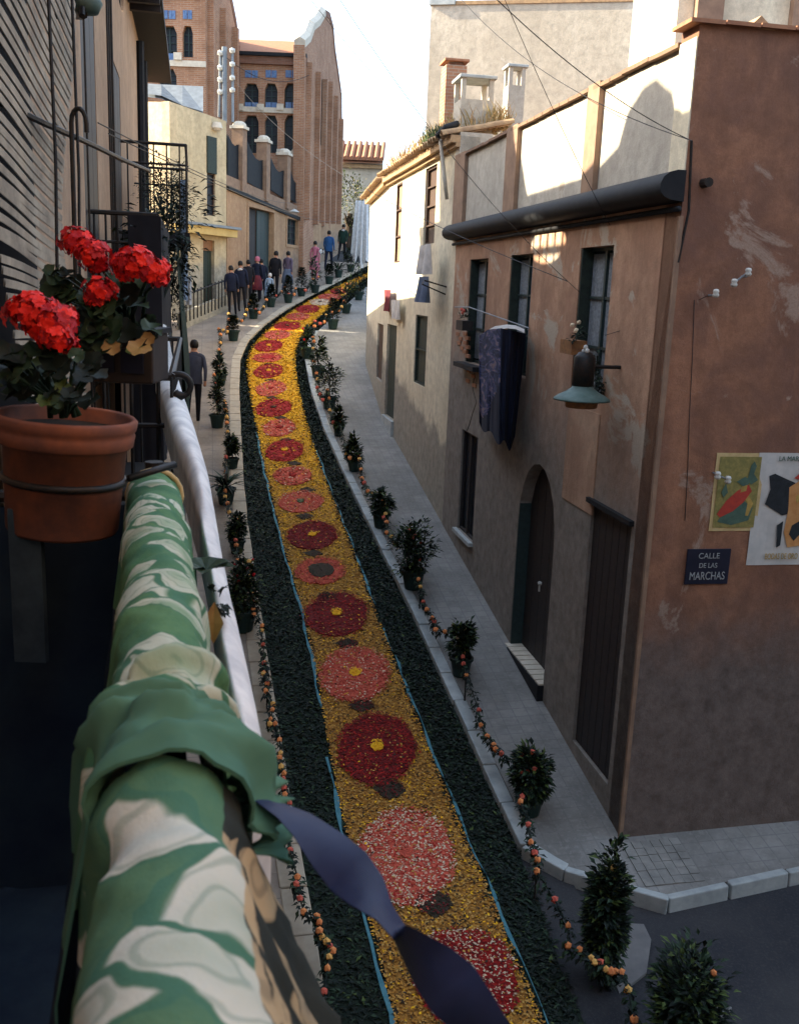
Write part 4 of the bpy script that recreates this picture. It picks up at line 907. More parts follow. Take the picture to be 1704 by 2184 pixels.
# roof shapes on the tall left house (their shade falls on the parapet opposite)
def cast(nm, lab_mat, pxs, dist, th=.12, hole=False):
    fc_ = Frame(-nL * dist, LH, 1); pts = []
    for (x, y) in pxs:
        a_ = fA.px(x, y, -.03); t_ = (fc_.P - a_).dot(fc_.n) / sdir.dot(fc_.n); q = a_ + sdir * t_; pts.append(((q - fc_.P).dot(fc_.u), max(q.z, zLe + .02)))
    return wall(nm, fc_, pts, [(ou0 - .2, ou1 + .3, zLe + .06, zLe + .06 + .44)] if hole else [], lab_mat, LHs, th)
cast('roof_gable', 'pink_plaster', [(1080, 600), (1112, 445), (1150, 432), (1218, 402), (1262, 372), (1318, 312), (1338, 240), (1372, 186), (1398, 168), (1432, 196), (1440, 232), (1462, 240), (1480, 262), (1480, 600)], 1.5, hole=True)
cast('roof_chimney', 'brick_dark', [(940, 600), (940, 200), (1098, 200), (1106, 300), (1118, 380), (1126, 425), (1060, 440), (1060, 600)], 2.2)

# wooden slat blind hanging over the balcony door, slat by slat
Bl = thing('slat_blind', 'old grey wooden slat blind hanging down over the left balcony opening', 'blind', fL.pt(4.2, -.4, .1))
fV = Frame(atd(0, 400, 3.45), -9, 1); uB0 = fV.uz(-60, 400)[0]; uB1 = fV.uz(98, 400)[0]
mb0 = MB(); Ls = uB1 - uB0
P = []
for i in range(9): P.append([Vector((0, (i / 8 - .5) * Ls, .0125 + .003 * sin(i))), Vector((.004, (i / 8 - .5) * Ls, -.0125 + .003 * sin(i)))])
mb0.grid(P); mb0.grid([[q + Vector((-.006, 0, 0)) for q in r] for r in P]); sm = None
mbk = MB(); mbk.fbox(fV, uB0, uB1, -.55, 1.9, -.06, -.045); mbk.build('gap_shade', 'cloth_blackish', Bl)  # dark panel put in for the shade seen between the slats
for k in range(58):
    z = 1.62 - k * .0375; nm = 'slat'
    if sm is None: o = mb0.build(nm, 'grey_wood', Bl); sm = o.data
    else: o = bpy.data.objects.new(nm, sm); col.objects.link(o); o.parent = Bl; o.matrix_parent_inverse = PINV(Bl)
    c = fV.pt((uB0 + uB1) / 2, z + .004 * sin(k * 1.7), .10 + .04 * sin(k * .13))
    M = Matrix((fV.n, fV.u, Vector((0, 0, 1)))).transposed().to_4x4()
    if M.determinant() < 0: M = Matrix((fV.n, fV.u, Vector((0, 0, 1)))).transposed().to_4x4()
    M = M @ Matrix.Rotation(radians(-15 + 13 * (k / 58) + U(-1.3, 1.3)), 4, 'X') @ Matrix.Rotation(radians(14), 4, 'Y'); M.translation = c; o.matrix_basis = M
for uu in (.38, .8):
    mb = MB(); u = uB0 + Ls * uu; mb.tube([fV.pt(u, 1.5, .16), fV.pt(u, .4, .17), fV.pt(u, -.5, .15)], .006, 5); mb.build('cord', 'iron', Bl)

# lamp bracket above the balconies
lb = thing('wall_lamp', 'small globe lamp on a black bracket high on the left house', 'lamp', fL.px(150, 25, .3))
mb = MB(); mb.tube([fL.px(122, 33, .0), fL.px(178, 31, .35)], .02, 6); mb.tube([fL.px(176, 32, .35), fL.px(176, 15, .35)], .012, 6); mb.build('bracket', 'iron', lb)
mb = MB(); mb.lathe(fL.px(184, 6, .36), [(0, .05), (.05, .035), (.07, 0), (.05, -.04), (0, -.05)], 16); mb.build('globe', 'lamp_green', lb, smooth=True)

# neighbour balconies further up the left side
def rail_panel(t, fr, u0, u1, zb, zt, off, nbar=None, name='bar', along=True):
    """iron railing: top rail, bottom rail and bars along the front"""
    mb = MB(); mb.tube([fr.pt(u0, zt, off), fr.pt(u1, zt, off)], .018, 6); mb.build('top_rail', 'iron', t)
    mb = MB(); mb.tube([fr.pt(u0, zb + .06, off), fr.pt(u1, zb + .06, off)], .012, 6); mb.build('bottom_rail', 'iron', t)
    n_ = nbar or int((u1 - u0) / .12)
    for i in range(n_ + 1):
        u = u0 + (u1 - u0) * i / n_; mb = MB(); mb.tube([fr.pt(u, zb, off), fr.pt(u, zt, off)], .008, 5); mb.build(name, 'iron', t)
def balcony(nm, lab, fr, u0, u1, zf, zt, dep, end_bars=6, front=True):
    t = thing(nm, lab, 'balcony', fr.pt((u0 + u1) / 2, zf)); mb = MB(); mb.fbox(fr, u0, u1, zf - .12, zf, .002, dep + .04); mb.build('slab', 'dark_trim', t)
    if front: rail_panel(t, fr, u0, u1, zf, zt, dep)
    for u in (u0, u1):
        mb = MB(); mb.tube([fr.pt(u, zt, 0), fr.pt(u, zt, dep)], .018, 6); mb.build('side_rail', 'iron', t)
        mb = MB(); mb.tube([fr.pt(u, zt - .22, 0), fr.pt(u, zt - .22, dep)], .012, 6); mb.build('side_rail', 'iron', t)
        for i in range(end_bars):
            mb = MB(); q = dep * (i + .5) / end_bars; mb.tube([fr.pt(u, zf, q), fr.pt(u, zt, q)], .009, 5); mb.build('bar', 'iron', t)
    return t
balcony('balcony', 'second iron balcony up the left side, draped in dark cloth', fL, 8.3, 11.6, -.55, .50, .52)
nb = balcony('balcony', 'next iron balcony on the left just beyond the terracotta pot', fL, 4.55, 7.6, -1.35, -.42, .70)
# scroll bracket at the end of the near side rail
sb = MB(); c = fL.pt(4.6, -.47, .735); pts = [fL.pt(4.6, -.42, .70)]
for k in range(15):
    a = pi * .75 - k * .34; r_ = .062 - k * .002; pts.append(c + (fL.n * cos(a) + Vector((0, 0, 1)) * sin(a)) * r_)
sb.tube(pts, [.016] * 8 + [.014] * 4 + [.02] * 4, 8); sb.build('scroll', 'iron', nb, smooth=True)
# dark drape and plants on the second balcony
def drape(nm, lab, cat, fr, u0, u1, zt, zb, off, mat, amp=.04, waves=6, uvs=1, n_=48, under=0, seed=0, bulge=.1):
    P = []; uv = []; J = 20
    for i in range(n_ + 1):
        t = i / n_; u = u0 + (u1 - u0) * t; row = []; ru = []
        for j in range(J + 1):
            s_ = j / J; z = zt + (zb - zt) * s_ + (.05 * noise.noise(Vector((t * 5 + seed, 0, 3))) * s_)
            row.append(fr.pt(u, z, off + amp * (.2 + s_) * noise.noise(Vector((t * waves + seed, s_ * .8, seed))) * 2 + bulge * s_)); ru.append((t * (u1 - u0) * uvs, s_ * abs(zt - zb) * uvs))
        P.append(row); uv.append(ru)
    mb = MB(); mb.grid(P, uv=uv); mb.grid([[q - fr.n * .006 for q in r] for r in P], uv=uv); return tag(mb.build(nm, mat, smooth=True), lab, cat)
drape('balcony_drape', 'dark cloth draped down the front of the second left balcony', 'drape', fL, 8.3, 11.6, .50, -1.55, .54, 'cloth_blackish', .02, 8, seed=3, bulge=.0)
hz = Frame(fL.pt(8.28, 0, 0), 78, 1)
drape('balcony_drape', 'black cloth screening the near side of the second left balcony', 'drape', hz, .30, .55, .49, -1.55, .01, 'cloth_blackish', .012, 3, seed=5, bulge=.02, n_=14)
def foliage(mb, c, rx, ry, rz, n_, L, mis=(0, 1), hang=0, up=.3):
    c = Vector(c)
    cl = [Vector((random.gauss(0, .55), random.gauss(0, .55), random.gauss(0, .5))) for _ in range(max(3, n_ // 30))]
    for _ in range(n_):
        k = random.choice(cl); d = Vector((k.x + random.gauss(0, .2), k.y + random.gauss(0, .2), k.z + random.gauss(0, .2)))
        if d.length > 1.5: d.normalize()
        p = c + Vector((d.x * rx, d.y * ry, d.z * rz)); dd = Vector((d.x + U(-.6, .6), d.y + U(-.6, .6), d.z * .5 + up + U(-.4, .4) - hang))
        if dd.length < .05: dd = Vector((0, 0, 1))
        mb.leaf(p, dd, Vector((U(-.3, .3), U(-.3, .3), 1)), L * U(.6, 1.3), L * U(.35, .6), mi=random.choice(mis), droop=U(.05, .3))
def plantmass(nm, lab, c, rx, ry, rz, n_, L, mats=('leaf_dark', 'leaf', 'leaf_light'), mis=(0, 0, 0, 1), grp=None, cat='plant'):
    t = thing(nm, lab, cat, Vector(c) - Vector((0, 0, rz)), grp); mb = MB(); foliage(mb, c, rx, ry, rz, n_, L, mis, .3); mb.build('foliage', list(mats), t, kind='stuff')
    mb = MB()
    for k in range(5): mb.tube([Vector(c) - Vector((0, 0, rz)), Vector(c) + Vector((U(-.6, .6) * rx, U(-.6, .6) * ry, U(-.2, .5) * rz))], .008, 5)
    mb.build('stems', 'leaf_dark', t); return t
plantmass('hanging_plant', 'dark trailing plant hanging from the second left balcony rail', fL.pt(9.2, .35, .54), .3, .7, .5, 260, .09)
# upper balcony beyond, with green rail and a long pale banner
ub = balcony('balcony', 'far green railed balcony crowded with plants before the yellow house', Frame(fL.pt(12.2, 0), LH, 1), 0, 2.6, .55, 1.52, .72, 5)
plantmass('hanging_plant', 'dark leafy plants crowding the far green railed balcony', fL.pt(12.9, 1.0, .50), .22, .75, .36, 2600, .05)
plantmass('hanging_plant', 'creeper trailing below the far green railed balcony', fL.pt(12.8, .15, .50), .17, .6, .55, 2600, .05)
None and plantmass('wall_plant', 'small green plant on an iron hook below the eave of the left house', fL.px(325, 272, .35), .22, .3, .16, 90, .1)
fX = Frame(fL.pt(14.6, 0), 84, 1)
hung_cloth('hanging_banner', 'long narrow pale blue banner hanging from the far green railed balcony', 'banner', fX, 386, 402, 384, 640, 0, 'cloth_lightblue', 1, .02, n_=8, flare=.12)
hung_cloth('hanging_banner', 'white cloth end showing under the pale blue banner', 'banner', fX, 396, 409, 590, 650, -.2, 'white_sheet', 1, .02, n_=8)
drape('balcony_drape', 'dark drape below the far green railed balcony', 'drape', fL, 12.2, 14.6, .56, -1.6, .60, 'cloth_dgreen', .05, 7, seed=9)

# ------------------------------------------------------------------ yellow house at the bend
P1 = atd(318, 600, 33.2); P2 = atd(366, 600, 32.6); P3 = g(483, 662)
def fr_between(a, b_, side): return Frame(a, math.degrees(atan2(b_.x - a.x, b_.y - a.y)), side), sqrt((a.x - b_.x) ** 2 + (a.y - b_.y) ** 2)
YH = thing('yellow_house', 'pale yellow house at the bend with green shutters and a striped awning ledge', 'house', P3)
fa, la = fr_between(P1, P2, 1); fb_, lb_ = fr_between(P2, P3, 1)
def zat(fr, x, y): return fr.uz(x, y)[1]
wall('side_wall', fa, [(-3, -3), (la, -3), (la, zat(fa, 365, 217)), (-3, zat(fa, 300, 203))], [], 'yellow_plaster', YH, .3)
wr = fb_.rect(442, 460, 292, 460); dr = fb_.rect(434, 458, 512, 652)
gzf = lambda fr, u: gz(fr.pt(u, 0).y) - .2
wall('front_wall', fb_, [(0, -3), (lb_, gzf(fb_, lb_)), (lb_, zat(fb_, 481, 258)), (0, zat(fb_, 366, 217))], [wr, dr], 'yellow_plaster', YH, .3)
mb = MB(); mb.fbox(fb_, lb_ - .3, lb_, -2, zat(fb_, 481, 260), -3, -.31); mb.build('back_wall', 'yellow_plaster', YH)
mb = MB(); u0, u1, z0, z1 = wr; mb.fbox(fb_, u0 - .02, u1 + .02, (z0 + z1) / 2 + .1, z1, -.1, .05); mb.build('shutter', 'shutter_green', YH)
window(fb_, (u0, u1, z0, (z0 + z1) / 2 + .1), YH, .1, 'shutter_brown', bars=3, split=False)
za = zat(fb_, 430, 478); mb = MB(); mb.fbox(fb_, lb_ - 3.0, lb_ + .2, za - .08, za, 0, .5); mb.build('ledge', 'zinc', YH)
mb = MB(); mb.fbox(fb_, lb_ - 3.0, lb_ + .1, za - .34, za - .09, 0, .4); mb.build('awning', 'awning_yellow', YH)
door(fb_, dr, YH, .15, 'shutter_green', 3, False); mb = MB(); mb.fbox(fb_, dr[0], dr[1], dr[3] - .35, dr[3], -.14, -.08); mb.build('transom', 'brass_rust', YH)
mb = MB(); q = fb_.px(463, 268, .1); mb.lathe(q, [(0, .12), (.14, .1), (.2, -.08), (.12, -.16), (0, -.16)], 12); mb.build('insulator', 'white_stone', YH)
# railing and wall foot before the yellow house
ft = thing('low_wall', 'low pale wall with an iron fence at the foot of the yellow house', 'wall', g(420, 690))
fw, lw = fr_between(g(388, 712), g(486, 668), 1)
mb = MB(); P = [[fw.pt(lw * k / 6, gz(fw.pt(lw * k / 6, 0).y) + z, .0) for z in (-.2, .62)] for k in range(7)]; mb.grid(P); mb.grid([[q - fw.n * .15 for q in r] for r in P]); mb.grid([[r[1], r[1] - fw.n * .15] for r in P]); mb.build('wall_body', 'yellow_plaster', ft)
for k in range(14):
    u = lw * k / 13; z = gz(fw.pt(u, 0).y) + .6; mb = MB(); mb.tube([fw.pt(u, z - .3, .03), fw.pt(u, z + .62, .03)], .02, 5); mb.build('bar', 'iron', ft)
mb = MB(); mb.tube([fw.pt(0, gz(fw.pt(0, 0).y) + 1.15, .03), fw.pt(lw, gz(fw.pt(lw, 0).y) + 1.15, .03)], .03, 5); mb.build('rail', 'iron', ft)

# ------------------------------------------------------------------ ochre wall with big doorway and pillars on top
Q1, Q2, Q3 = P3 + Vector((.02, 0, 0)), g(643, 592), g(736, 531)
fo1, lo1 = fr_between(Q1, Q2, 1); fo2, lo2 = fr_between(Q2, Q3, 1)
OW = thing('ochre_wall', 'ochre factory yard wall with a big dark doorway, barred window and brick pillars', 'wall', Q2)
od = fo1.rect(530, 583, 447, 640); ow = fo1.rect(612, 635, 468, 522)
zl = lambda fr, x, y: fr.uz(x, y)[1]
wall('lower_wall', fo1, [(0, gzf(fo1, 0)), (lo1, gzf(fo1, lo1)), (lo1, zl(fo1, 645, 474)), (0, zl(fo1, 485, 405))], [od, ow], 'ochre_plaster', OW, .35)
door(fo1, (od[0], (od[0] + od[1]) / 2, od[2], od[3]), OW, .25, 'dark_wood', 3, False); door(fo1, ((od[0] + od[1]) / 2 + .01, od[1], od[2], od[3]), OW, .2, 'frame_green', 3, False)
window(fo1, ow, OW, .15, 'frame_green', bars=3)
mb = MB(); e = .12
for a_, b_, c_, d_ in ((ow[0] - e, ow[1] + e, ow[3] + .003, ow[3] + e), (ow[0] - e, ow[1] + e, ow[2] - e, ow[2] - .003), (ow[0] - e, ow[0] - .003, ow[2], ow[3]), (ow[1] + .003, ow[1] + e, ow[2], ow[3]), (od[0] - .16, od[0] - .003, od[2], od[3] + .16), (od[1] + .003, od[1] + .16, od[2], od[3] + .16), (od[0], od[1], od[3] + .003, od[3] + .16)):
    mb.fbox(fo1, a_, b_, c_, d_, .002, .03)
mb.build('surround', 'ochre_plaster', OW)
wall('ledge', fo1, [(0, zl(fo1, 485, 405) + .003), (lo1, zl(fo1, 645, 474) + .003), (lo1, zl(fo1, 645, 474) + .14), (0, zl(fo1, 485, 405) + .14)], [], 'dark_trim', OW, .5, off=.08)
wall('upper_wall', fo1, [(0, zl(fo1, 485, 405) + .14), (lo1, zl(fo1, 645, 474) + .14), (lo1, zl(fo1, 645, 443)), (0, zl(fo1, 485, 372))], [], 'pilaster_brown', OW, .3, off=-.03)
for (x, yt, yb) in ((520, 262, 410), (571, 292, 430), (615, 320, 446), (642, 318, 450)):
    u = fo1.uz(x, yt)[0]; z1 = fo1.uz(x, yt)[1]; z0 = fo1.uz(x, yb)[1]; mb = MB(); mb.fbox(fo1, u - .21, u + .21, z0, z1 - .22, -.36, .05); p_ = mb.build('pillar', 'pilaster_brown', OW)
    mb = MB(); mb.fbox(fo1, u - .27, u + .27, z1 - .22, z1 - .12, -.42, .11); mb.build('capital', 'white_stone', p_)
    mb = MB(); mb.lathe(fo1.pt(u, z1 - .12, -.155), [(.26, 0), (.24, .08), (.14, .16), (0, .18)], 8); mb.build('finial', 'white_stone', p_)
for (x1, x2, y1, y2, yb1, yb2) in ((486, 516, 285, 300, 376, 385), (528, 565, 300, 340, 388, 410), (578, 609, 335, 360, 405, 425), (620, 640, 362, 380, 425, 440)):
    P = []
    for k in range(7):
        t = k / 6; x = x1 + (x2 - x1) * t; P.append([fo1.px(x, y1 + (y2 - y1) * t + 18 * sin(pi * t), -.1), fo1.px(x, yb1 + (yb2 - yb1) * t, -.1)])
    mb = MB(); mb.grid(P); mb.grid([[q - fo1.n * .05 for q in r] for r in P]); mb.build('iron_panel', 'dark_trim', OW)
wall('street_wall', fo2, [(0, gzf(fo2, 0)), (lo2, gzf(fo2, lo2)), (lo2, zl(fo2, 735, 478)), (0, zl(fo1, 645, 474))], [], 'ochre_plaster', OW, .35, off=-.002)
mb = MB(); q = fo1.px(628, 443, .3); mb.lathe(fo1.px(628, 452, .45), [(0, .12), (.05, .1), (.22, 0), (.2, -.01), (0, .04)], 14); mb.build('lamp_shade', 'white_enamel', OW)

# ------------------------------------------------------------------ two brick factory halls with gables
def hall(lab, fx1, fx2, Y, ytop, yeave, yband, wins, gl, Yend, gable, row2, tower=False):
    fr = Frame(atd(fx1, 400, Y), 90, 1); P = atd(fx2, 400, Y); fs = Frame(P, 3, 1)
    t = thing('brick_hall', lab, 'factory hall', P); u1 = fr.uz(fx2, 300)[0]; ze = fr.uz((fx1 + fx2) / 2, yeave)[1]
    hs = []
    for (x1, x2, yt, yb) in wins: hs.append(fr.rect(x1, x2, yt, yb))
    hh = []
    for (a, b_, z0, z1) in hs: hh.append([(a, z0), (b_, z0), (b_, z1 - .25), (a + (b_ - a) * .8, z1), (a + (b_ - a) * .2, z1), (a, z1 - .25)])
    wall('front_wall', fr, [(-1, -1), (u1, -1), (u1, ze), (-1, ze)], hh, 'brick_wall', t, .4)
    for (a, b_, z0, z1) in hs:
        window(fr, (a, b_, z0, z1), t, .25, 'frame_green', bars=3)
        mb = MB(); mb.fbox(fr, a - .3, a - .02, z0 - .12, z0 + .12, 0, .14); mb.build('corbel', 'white_stone', t)
    zb = fr.uz(fx2, yband)[1]; mb = MB(); mb.fbox(fr, -.9, u1 + .01, zb - .10, zb + .1, 0, .07); mb.build('band', 'white_stone', t)
    mb = MB(); mb.fbox(fr, -.9, u1 + .05, ze - .35, ze - .05, 0, .16); mb.build('cornice', 'brick_dark', t)
    mb = MB(); mb.fbox(fr, -.9, u1 + .05, ze - .05, ze + .08, 0, .3); mb.build('gutter', 'dark_trim', t)
    # blue glazed tiles above the windows
    for (a, b_, z0, z1) in hs:
        w_ = (b_ - a) * .42
        for s_ in (-1, 1):
            c_ = (a + b_) / 2 + s_ * w_ * .55
            for k in range(2): mb = MB(); mb.fbox(fr, c_ - w_ * .48 + k * w_ * .5, c_ - w_ * .02 + k * w_ * .5, z1 + .22, z1 + .50, .0, .03 + .01 * k); mb.build('glazed_tile', 'blue_tile', t)
    # roof
    zr = fr.uz((fx1 + fx2) / 2, ytop)[1]; k = (Y + 3.0) / Y; zr = zr * k; mb = MB(); P0 = [[fr.pt(u, ze + .08, .28), fr.pt(u, zr, -3.0), fr.pt(u, ze, -8)] for u in (-1, u1 - .2)]
    mb.grid(P0); mb.grid([[q - Vector((0, 0, .12)) for q in r] for r in P0]); mb.build('roof', 'clay_tile', t)
    # gable side
    out = [fs.uz(x, y) for x, y in gable]; z0 = -1; u_e = out[-1][0]
    loop = [(0.0, z0), (u_e, z0)] + out[::-1]
    slots = [fs.rect(*w_) for w_ in row2]
    wall('gable_wall', fs, loop, slots, 'brick_wall', t, .45)
    for s_ in slots: window(fs, s_, t, .06, 'frame_green', bars=2, split=False)
    for a, b_ in zip(out[:-1], out[1:]):                    # stone edge up the gable
        mb = MB(); mb.tube([fs.pt(a[0], a[1] + .05, -.2), fs.pt(b_[0], b_[1] + .05, -.2)], .26, 6); mb.build('gable_coping', 'white_stone' if a[0] < u_e * .35 else 'brick_dark', t)
    for (x, y1, y2) in gl:                                   # pilasters
        u = fs.uz(x, (y1 + y2) / 2)[0]; mb = MB(); mb.fbox(fs, u - .16, u + .16, fs.uz(x, y2)[1], fs.uz(x, y1)[1], 0, .22); mb.build('pilaster', 'brick_wall', t)
    return t, fr, fs
h2 = hall('brick factory hall with three tall windows, blue tiles and a stepped gable up the street', 505, 650, 43.5, 86, 119, 238,
     [(521, 552, 178, 230), (565, 592, 178, 230), (607, 637, 178, 230), (521, 552, 246, 326), (565, 592, 246, 326), (607, 637, 246, 326)],
     [(653, 130, 470), (672, 150, 480), (686, 165, 484), (698, 170, 488), (710, 200, 490), (721, 250, 494)], 57,
     [(650, 96), (662, 84), (670, 60), (682, 50), (694, 30), (703, 36), (710, 62), (714, 110), (720, 150), (727, 200), (728, 330)],
     [(659, 667, 175, 300), (681, 689, 165, 310), (702, 708, 190, 330)])
h1 = hall('nearer brick factory hall with a round gable rising above the yellow house', 318, 440, 38, -60, -30, 138,
     [(343, 378, 55, 122), (340, 377, 146, 190), (390, 412, 55, 122)],
     [(446, 0, 250), (472, 20, 250), (497, 60, 260)], 44,
     [(440, -40), (455, -60), (470, -60), (485, -30), (495, 10), (503, 50), (509, 100), (510, 190)],
     [(452, 462, 60, 230), (478, 487, 60, 240)])
# wavy stone trim on the nearer gable, stair like ramps on the street wall
rt = thing('zinc_roof', 'grey sloping zinc roof behind the yellow house', 'roof', atd(390, 200, 35.5))
fz = Frame(atd(318, 200, 35.6), 90, 1); P = [[fz.px(x, y1, -1.2), fz.px(x, y2, 0)] for x, y1, y2 in ((316, 178, 200), (345, 180, 204), (390, 182, 225), (434, 184, 238))]
mb = MB(); mb.grid(P); mb.grid([[q - Vector((0, .0, .1)) for q in r] for r in P]); mb.build('sheet', 'zinc', rt)
tp = thing('utility_pole', 'utility pole with two columns of white insulators before the brick halls', 'utility pole', fb_.px(476, 260))
fp = Frame(atd(476, 200, 36.8), 90, 1)
for x1, y1, x2, y2 in ((471, 110, 468, 250), (496, 105, 497, 260), (479, 100, 479, 262)):
    mb = MB(); mb.tube([fp.px(x1, y1), fp.px(x2, y2)], .05 if x1 != 479 else .09, 6); mb.build('rod' if x1 != 479 else 'pole', 'zinc', tp)
for x, ys in ((470, (113, 144, 170, 196)), (496, (108, 137, 166, 192))):
    for y in ys: mb = MB(); mb.ball(fp.px(x, y, .1), .11, jit=.03); mb.build('insulator', 'white_enamel', tp)

# ------------------------------------------------------------------ far end of the street
fh = Frame(atd(726, 500, 62), 90, 1); FH = thing('far_house', 'low tiled house far at the top of the street', 'house', atd(760, 560, 62))
a_, b_ = fh.uz(724, 400)[0], fh.uz(815, 400)[0]; zt_ = fh.uz(760, 340)[1]
wall('wall', fh, [(a_, -2), (b_, -2), (b_, zt_), (a_, zt_)], [], 'grey_plaster', FH, .4)
P = [[fh.pt(u, zt_ - .1, .6), fh.pt(u, zt_ + 1.2, -2.5)] for u in (a_ - .2, b_)]; mb = MB(); mb.grid(P); mb.grid([[q - Vector((0, 0, .15)) for q in r] for r in P]); mb.build('roof', 'clay_tile', FH)
for i in range(22):
    mb = MB(); u = a_ + i * .36
    if u > b_: break
    mb.tube([fh.pt(u, zt_ + .0, .62), fh.pt(u, zt_ + 1.3, -2.5)], .13, 6); mb.build('tile_row', 'clay_tile', FH)
mb = MB(); mb.fbox(fh, a_, b_, zt_ - .5, zt_ - .3, 0, .3); mb.build('cornice', 'clay_tile_pale', FH)
tr = thing('tree', 'yellow green tree at the top of the street behind the white awning', 'tree', atd(748, 560, 56))
tc = atd(750, 430, 56); mb = MB(); mb.tube([atd(742, 560, 56), atd(744, 500, 56), atd(747, 455, 56)], [.3, .22, .12], 8)
for k in range(6): mb.tube([atd(744, 490, 56), atd(744 + U(-16, 20), 450 + U(-20, 15), 56 + U(-.6, .6))], [.12, .03], 6)
mb.build('trunk', 'bark', tr)
mb = MB(); foliage(mb, tc, 1.15, 1.0, 1.35, 1500, .17, (0, 0, 1, 2)); mb.build('crown', [simple('leaf_olive', (.20, .21, .05), (.12, .14, .035), 9, .8), 'leaf_light', 'grass_dry'], tr, kind='stuff')
plantmass('bush', 'leafy bush at the far street corner left of the cream house', atd(757, 545, 50), .9, .6, .5, 240, .18)
fc = Frame(atd(770, 480, 45), 88, 1)
hung_cloth('hung_sheet', 'big white sheet hanging like a tent at the far left corner of the cream house', 'sheet', fc, 757, 784, 428, 552, 0, 'white_sheet', 3.5, .16, taper=-.55, ragged=.9)

# ================================================================== POTTED PLANTS AND GARLANDS ALONG THE KERBS
def potted(x, y, hpx, lab, kind='bush', pot='green_pot', grp='potted plants along the kerbs', fl=None, wide=1.0, dens=1.0):
    p = g(x, y, .1); hgt = hpx / 2100 * p.y * 1.08; t = thing('potted_plant', lab, 'potted plant', p, grp)
    pr = min(.17, hgt * .22) * (1.0 if p.y < 25 else 1.1); ph = pr * 1.7
    if pot:
        mb = MB(); mb.lathe(p, [(0, 0), (pr * .68, 0), (pr * .95, ph * .86), (pr * 1.08, ph * .86), (pr * 1.08, ph), (pr * .9, ph), (pr * .86, ph * .8), (0, ph * .8)], 16); mb.build('pot', pot, t, smooth=False)
    else: ph = .02
    c = p + Vector((0, 0, ph + (hgt - ph) * .5)); near = p.y < 14; n_ = int((1300 if near else (700 if p.y < 24 else 330)) * dens); L = .075 if near else (.095 if p.y < 24 else .13)
    mb = MB(); rz = (hgt - ph) * .55; hgt *= .92; rx = max(.10, hgt * U(.17, .23)) * wide
    if kind == 'cone':
        for _ in range(int(n_ * 1.3)):
            k = R() ** .8; a = U(0, 2 * pi); rr = rx * (1 - k) ** .6 * U(.5, 1.05); q = p + Vector((rr * cos(a), rr * sin(a), ph + (hgt - ph) * k)); mb.leaf(q, Vector((cos(a), sin(a), .5)), Vector((0, 0, 1)), L * U(.6, 1.2), L * .45, mi=random.choice((0, 0, 0, 1)))
    elif kind == 'spiky':
        for _ in range(46):
            a = U(0, 2 * pi); d = Vector((cos(a), sin(a), U(.1, 1.3))); mb.leaf(p + Vector((0, 0, ph)), d, Vector((0, 0, 1)), hgt * U(.6, 1.0) * wide, .055, mi=random.choice((0, 1)), droop=.3)
    else: foliage(mb, c, rx, rx, rz, n_, L, (0, 0, 0, 1, 1, 2))
    mb.build('foliage', ['leaf_dark', 'leaf', 'leaf_light'], t, kind='stuff')
    mb = MB(); mb.tube([p + Vector((0, 0, ph * .7)), c], .014, 5); mb.build('stem', 'bark', t)
    if fl:
        for _ in range(fl[1]):
            q = c + Vector((U(-1, 1) * rx * .9, U(-1, .6) * rx * .9, U(-.4, 1.0) * rz)); mb = MB(); mb.ball(q, U(.02, .03) * (1 if near else 1.6), jit=.3); mb.build('flower', fl[0], t)
    return t
potted(1282, 2075, 265, 'tall dark conifer-like shrub at the pavement corner, largest plant by the side street', 'bush', None, wide=.62, dens=2.2, fl=('pompom_yellow', 3))
potted(1275, 2065, 20, 'small dark pot half hidden at the foot of the tall corner shrub', 'bush', 'terracotta_dark') if False else None
potted(1452, 2300, 300, 'wide dark shrub nearest the camera in the side road, cut by the bottom edge', 'bush', None, wide=1.05, dens=2.2, fl=('pompom_orange', 4))
potted(1128, 1735, 140, 'bushy potted plant with red flowers, nearest on the right pavement', 'bush', 'green_pot', fl=('pompom_pink', 7), wide=1.1, dens=1.3)
potted(982, 1440, 108, 'small potted plant with a white bloom, next up the right kerb below the doorway', 'bush', 'green_pot', fl=('petal_white', 3), wide=.9)
potted(880, 1255, 128, 'full dark bush in a pot beside the small barred window, right kerb', 'bush', 'green_pot', fl=('pompom_pink', 6), wide=1.35, dens=1.4)
potted(812, 1125, 82, 'compact dark plant in a pot up the right kerb above the full bush', 'bush', 'green_pot', wide=1.1)
potted(755, 1005, 62, 'round little plant on the right kerb where the pavement narrows', 'bush', 'green_pot', wide=1.1)
potted(722, 930, 48, 'low potted plant with orange pompons on the right kerb', 'bush', 'green_pot', wide=1.0, fl=('pompom_orange', 3))
potted(702, 872, 86, 'airy tall plant with light twigs on the right kerb by the cream house', 'bush', 'green_pot', wide=1.1)
potted(678, 806, 70, 'upright green plant on the right kerb in the bend', 'bush', 'green_pot', wide=.9)
potted(655, 765, 60, 'plant with a red bloom at the inner bend of the right kerb', 'bush', 'green_pot', fl=('geranium_red', 3), wide=.85)
potted(710, 702, 62, 'dark cone shaped shrub on the right kerb above the bend', 'cone', 'green_pot', wide=1.1)
potted(738, 668, 62, 'leafy bush with orange flowers against the cream house corner', 'bush', 'green_pot', wide=1.3, fl=('pompom_orange', 3))
potted(765, 640, 66, 'last leafy bush touching the far corner of the cream house', 'bush', 'green_pot', wide=1.4)
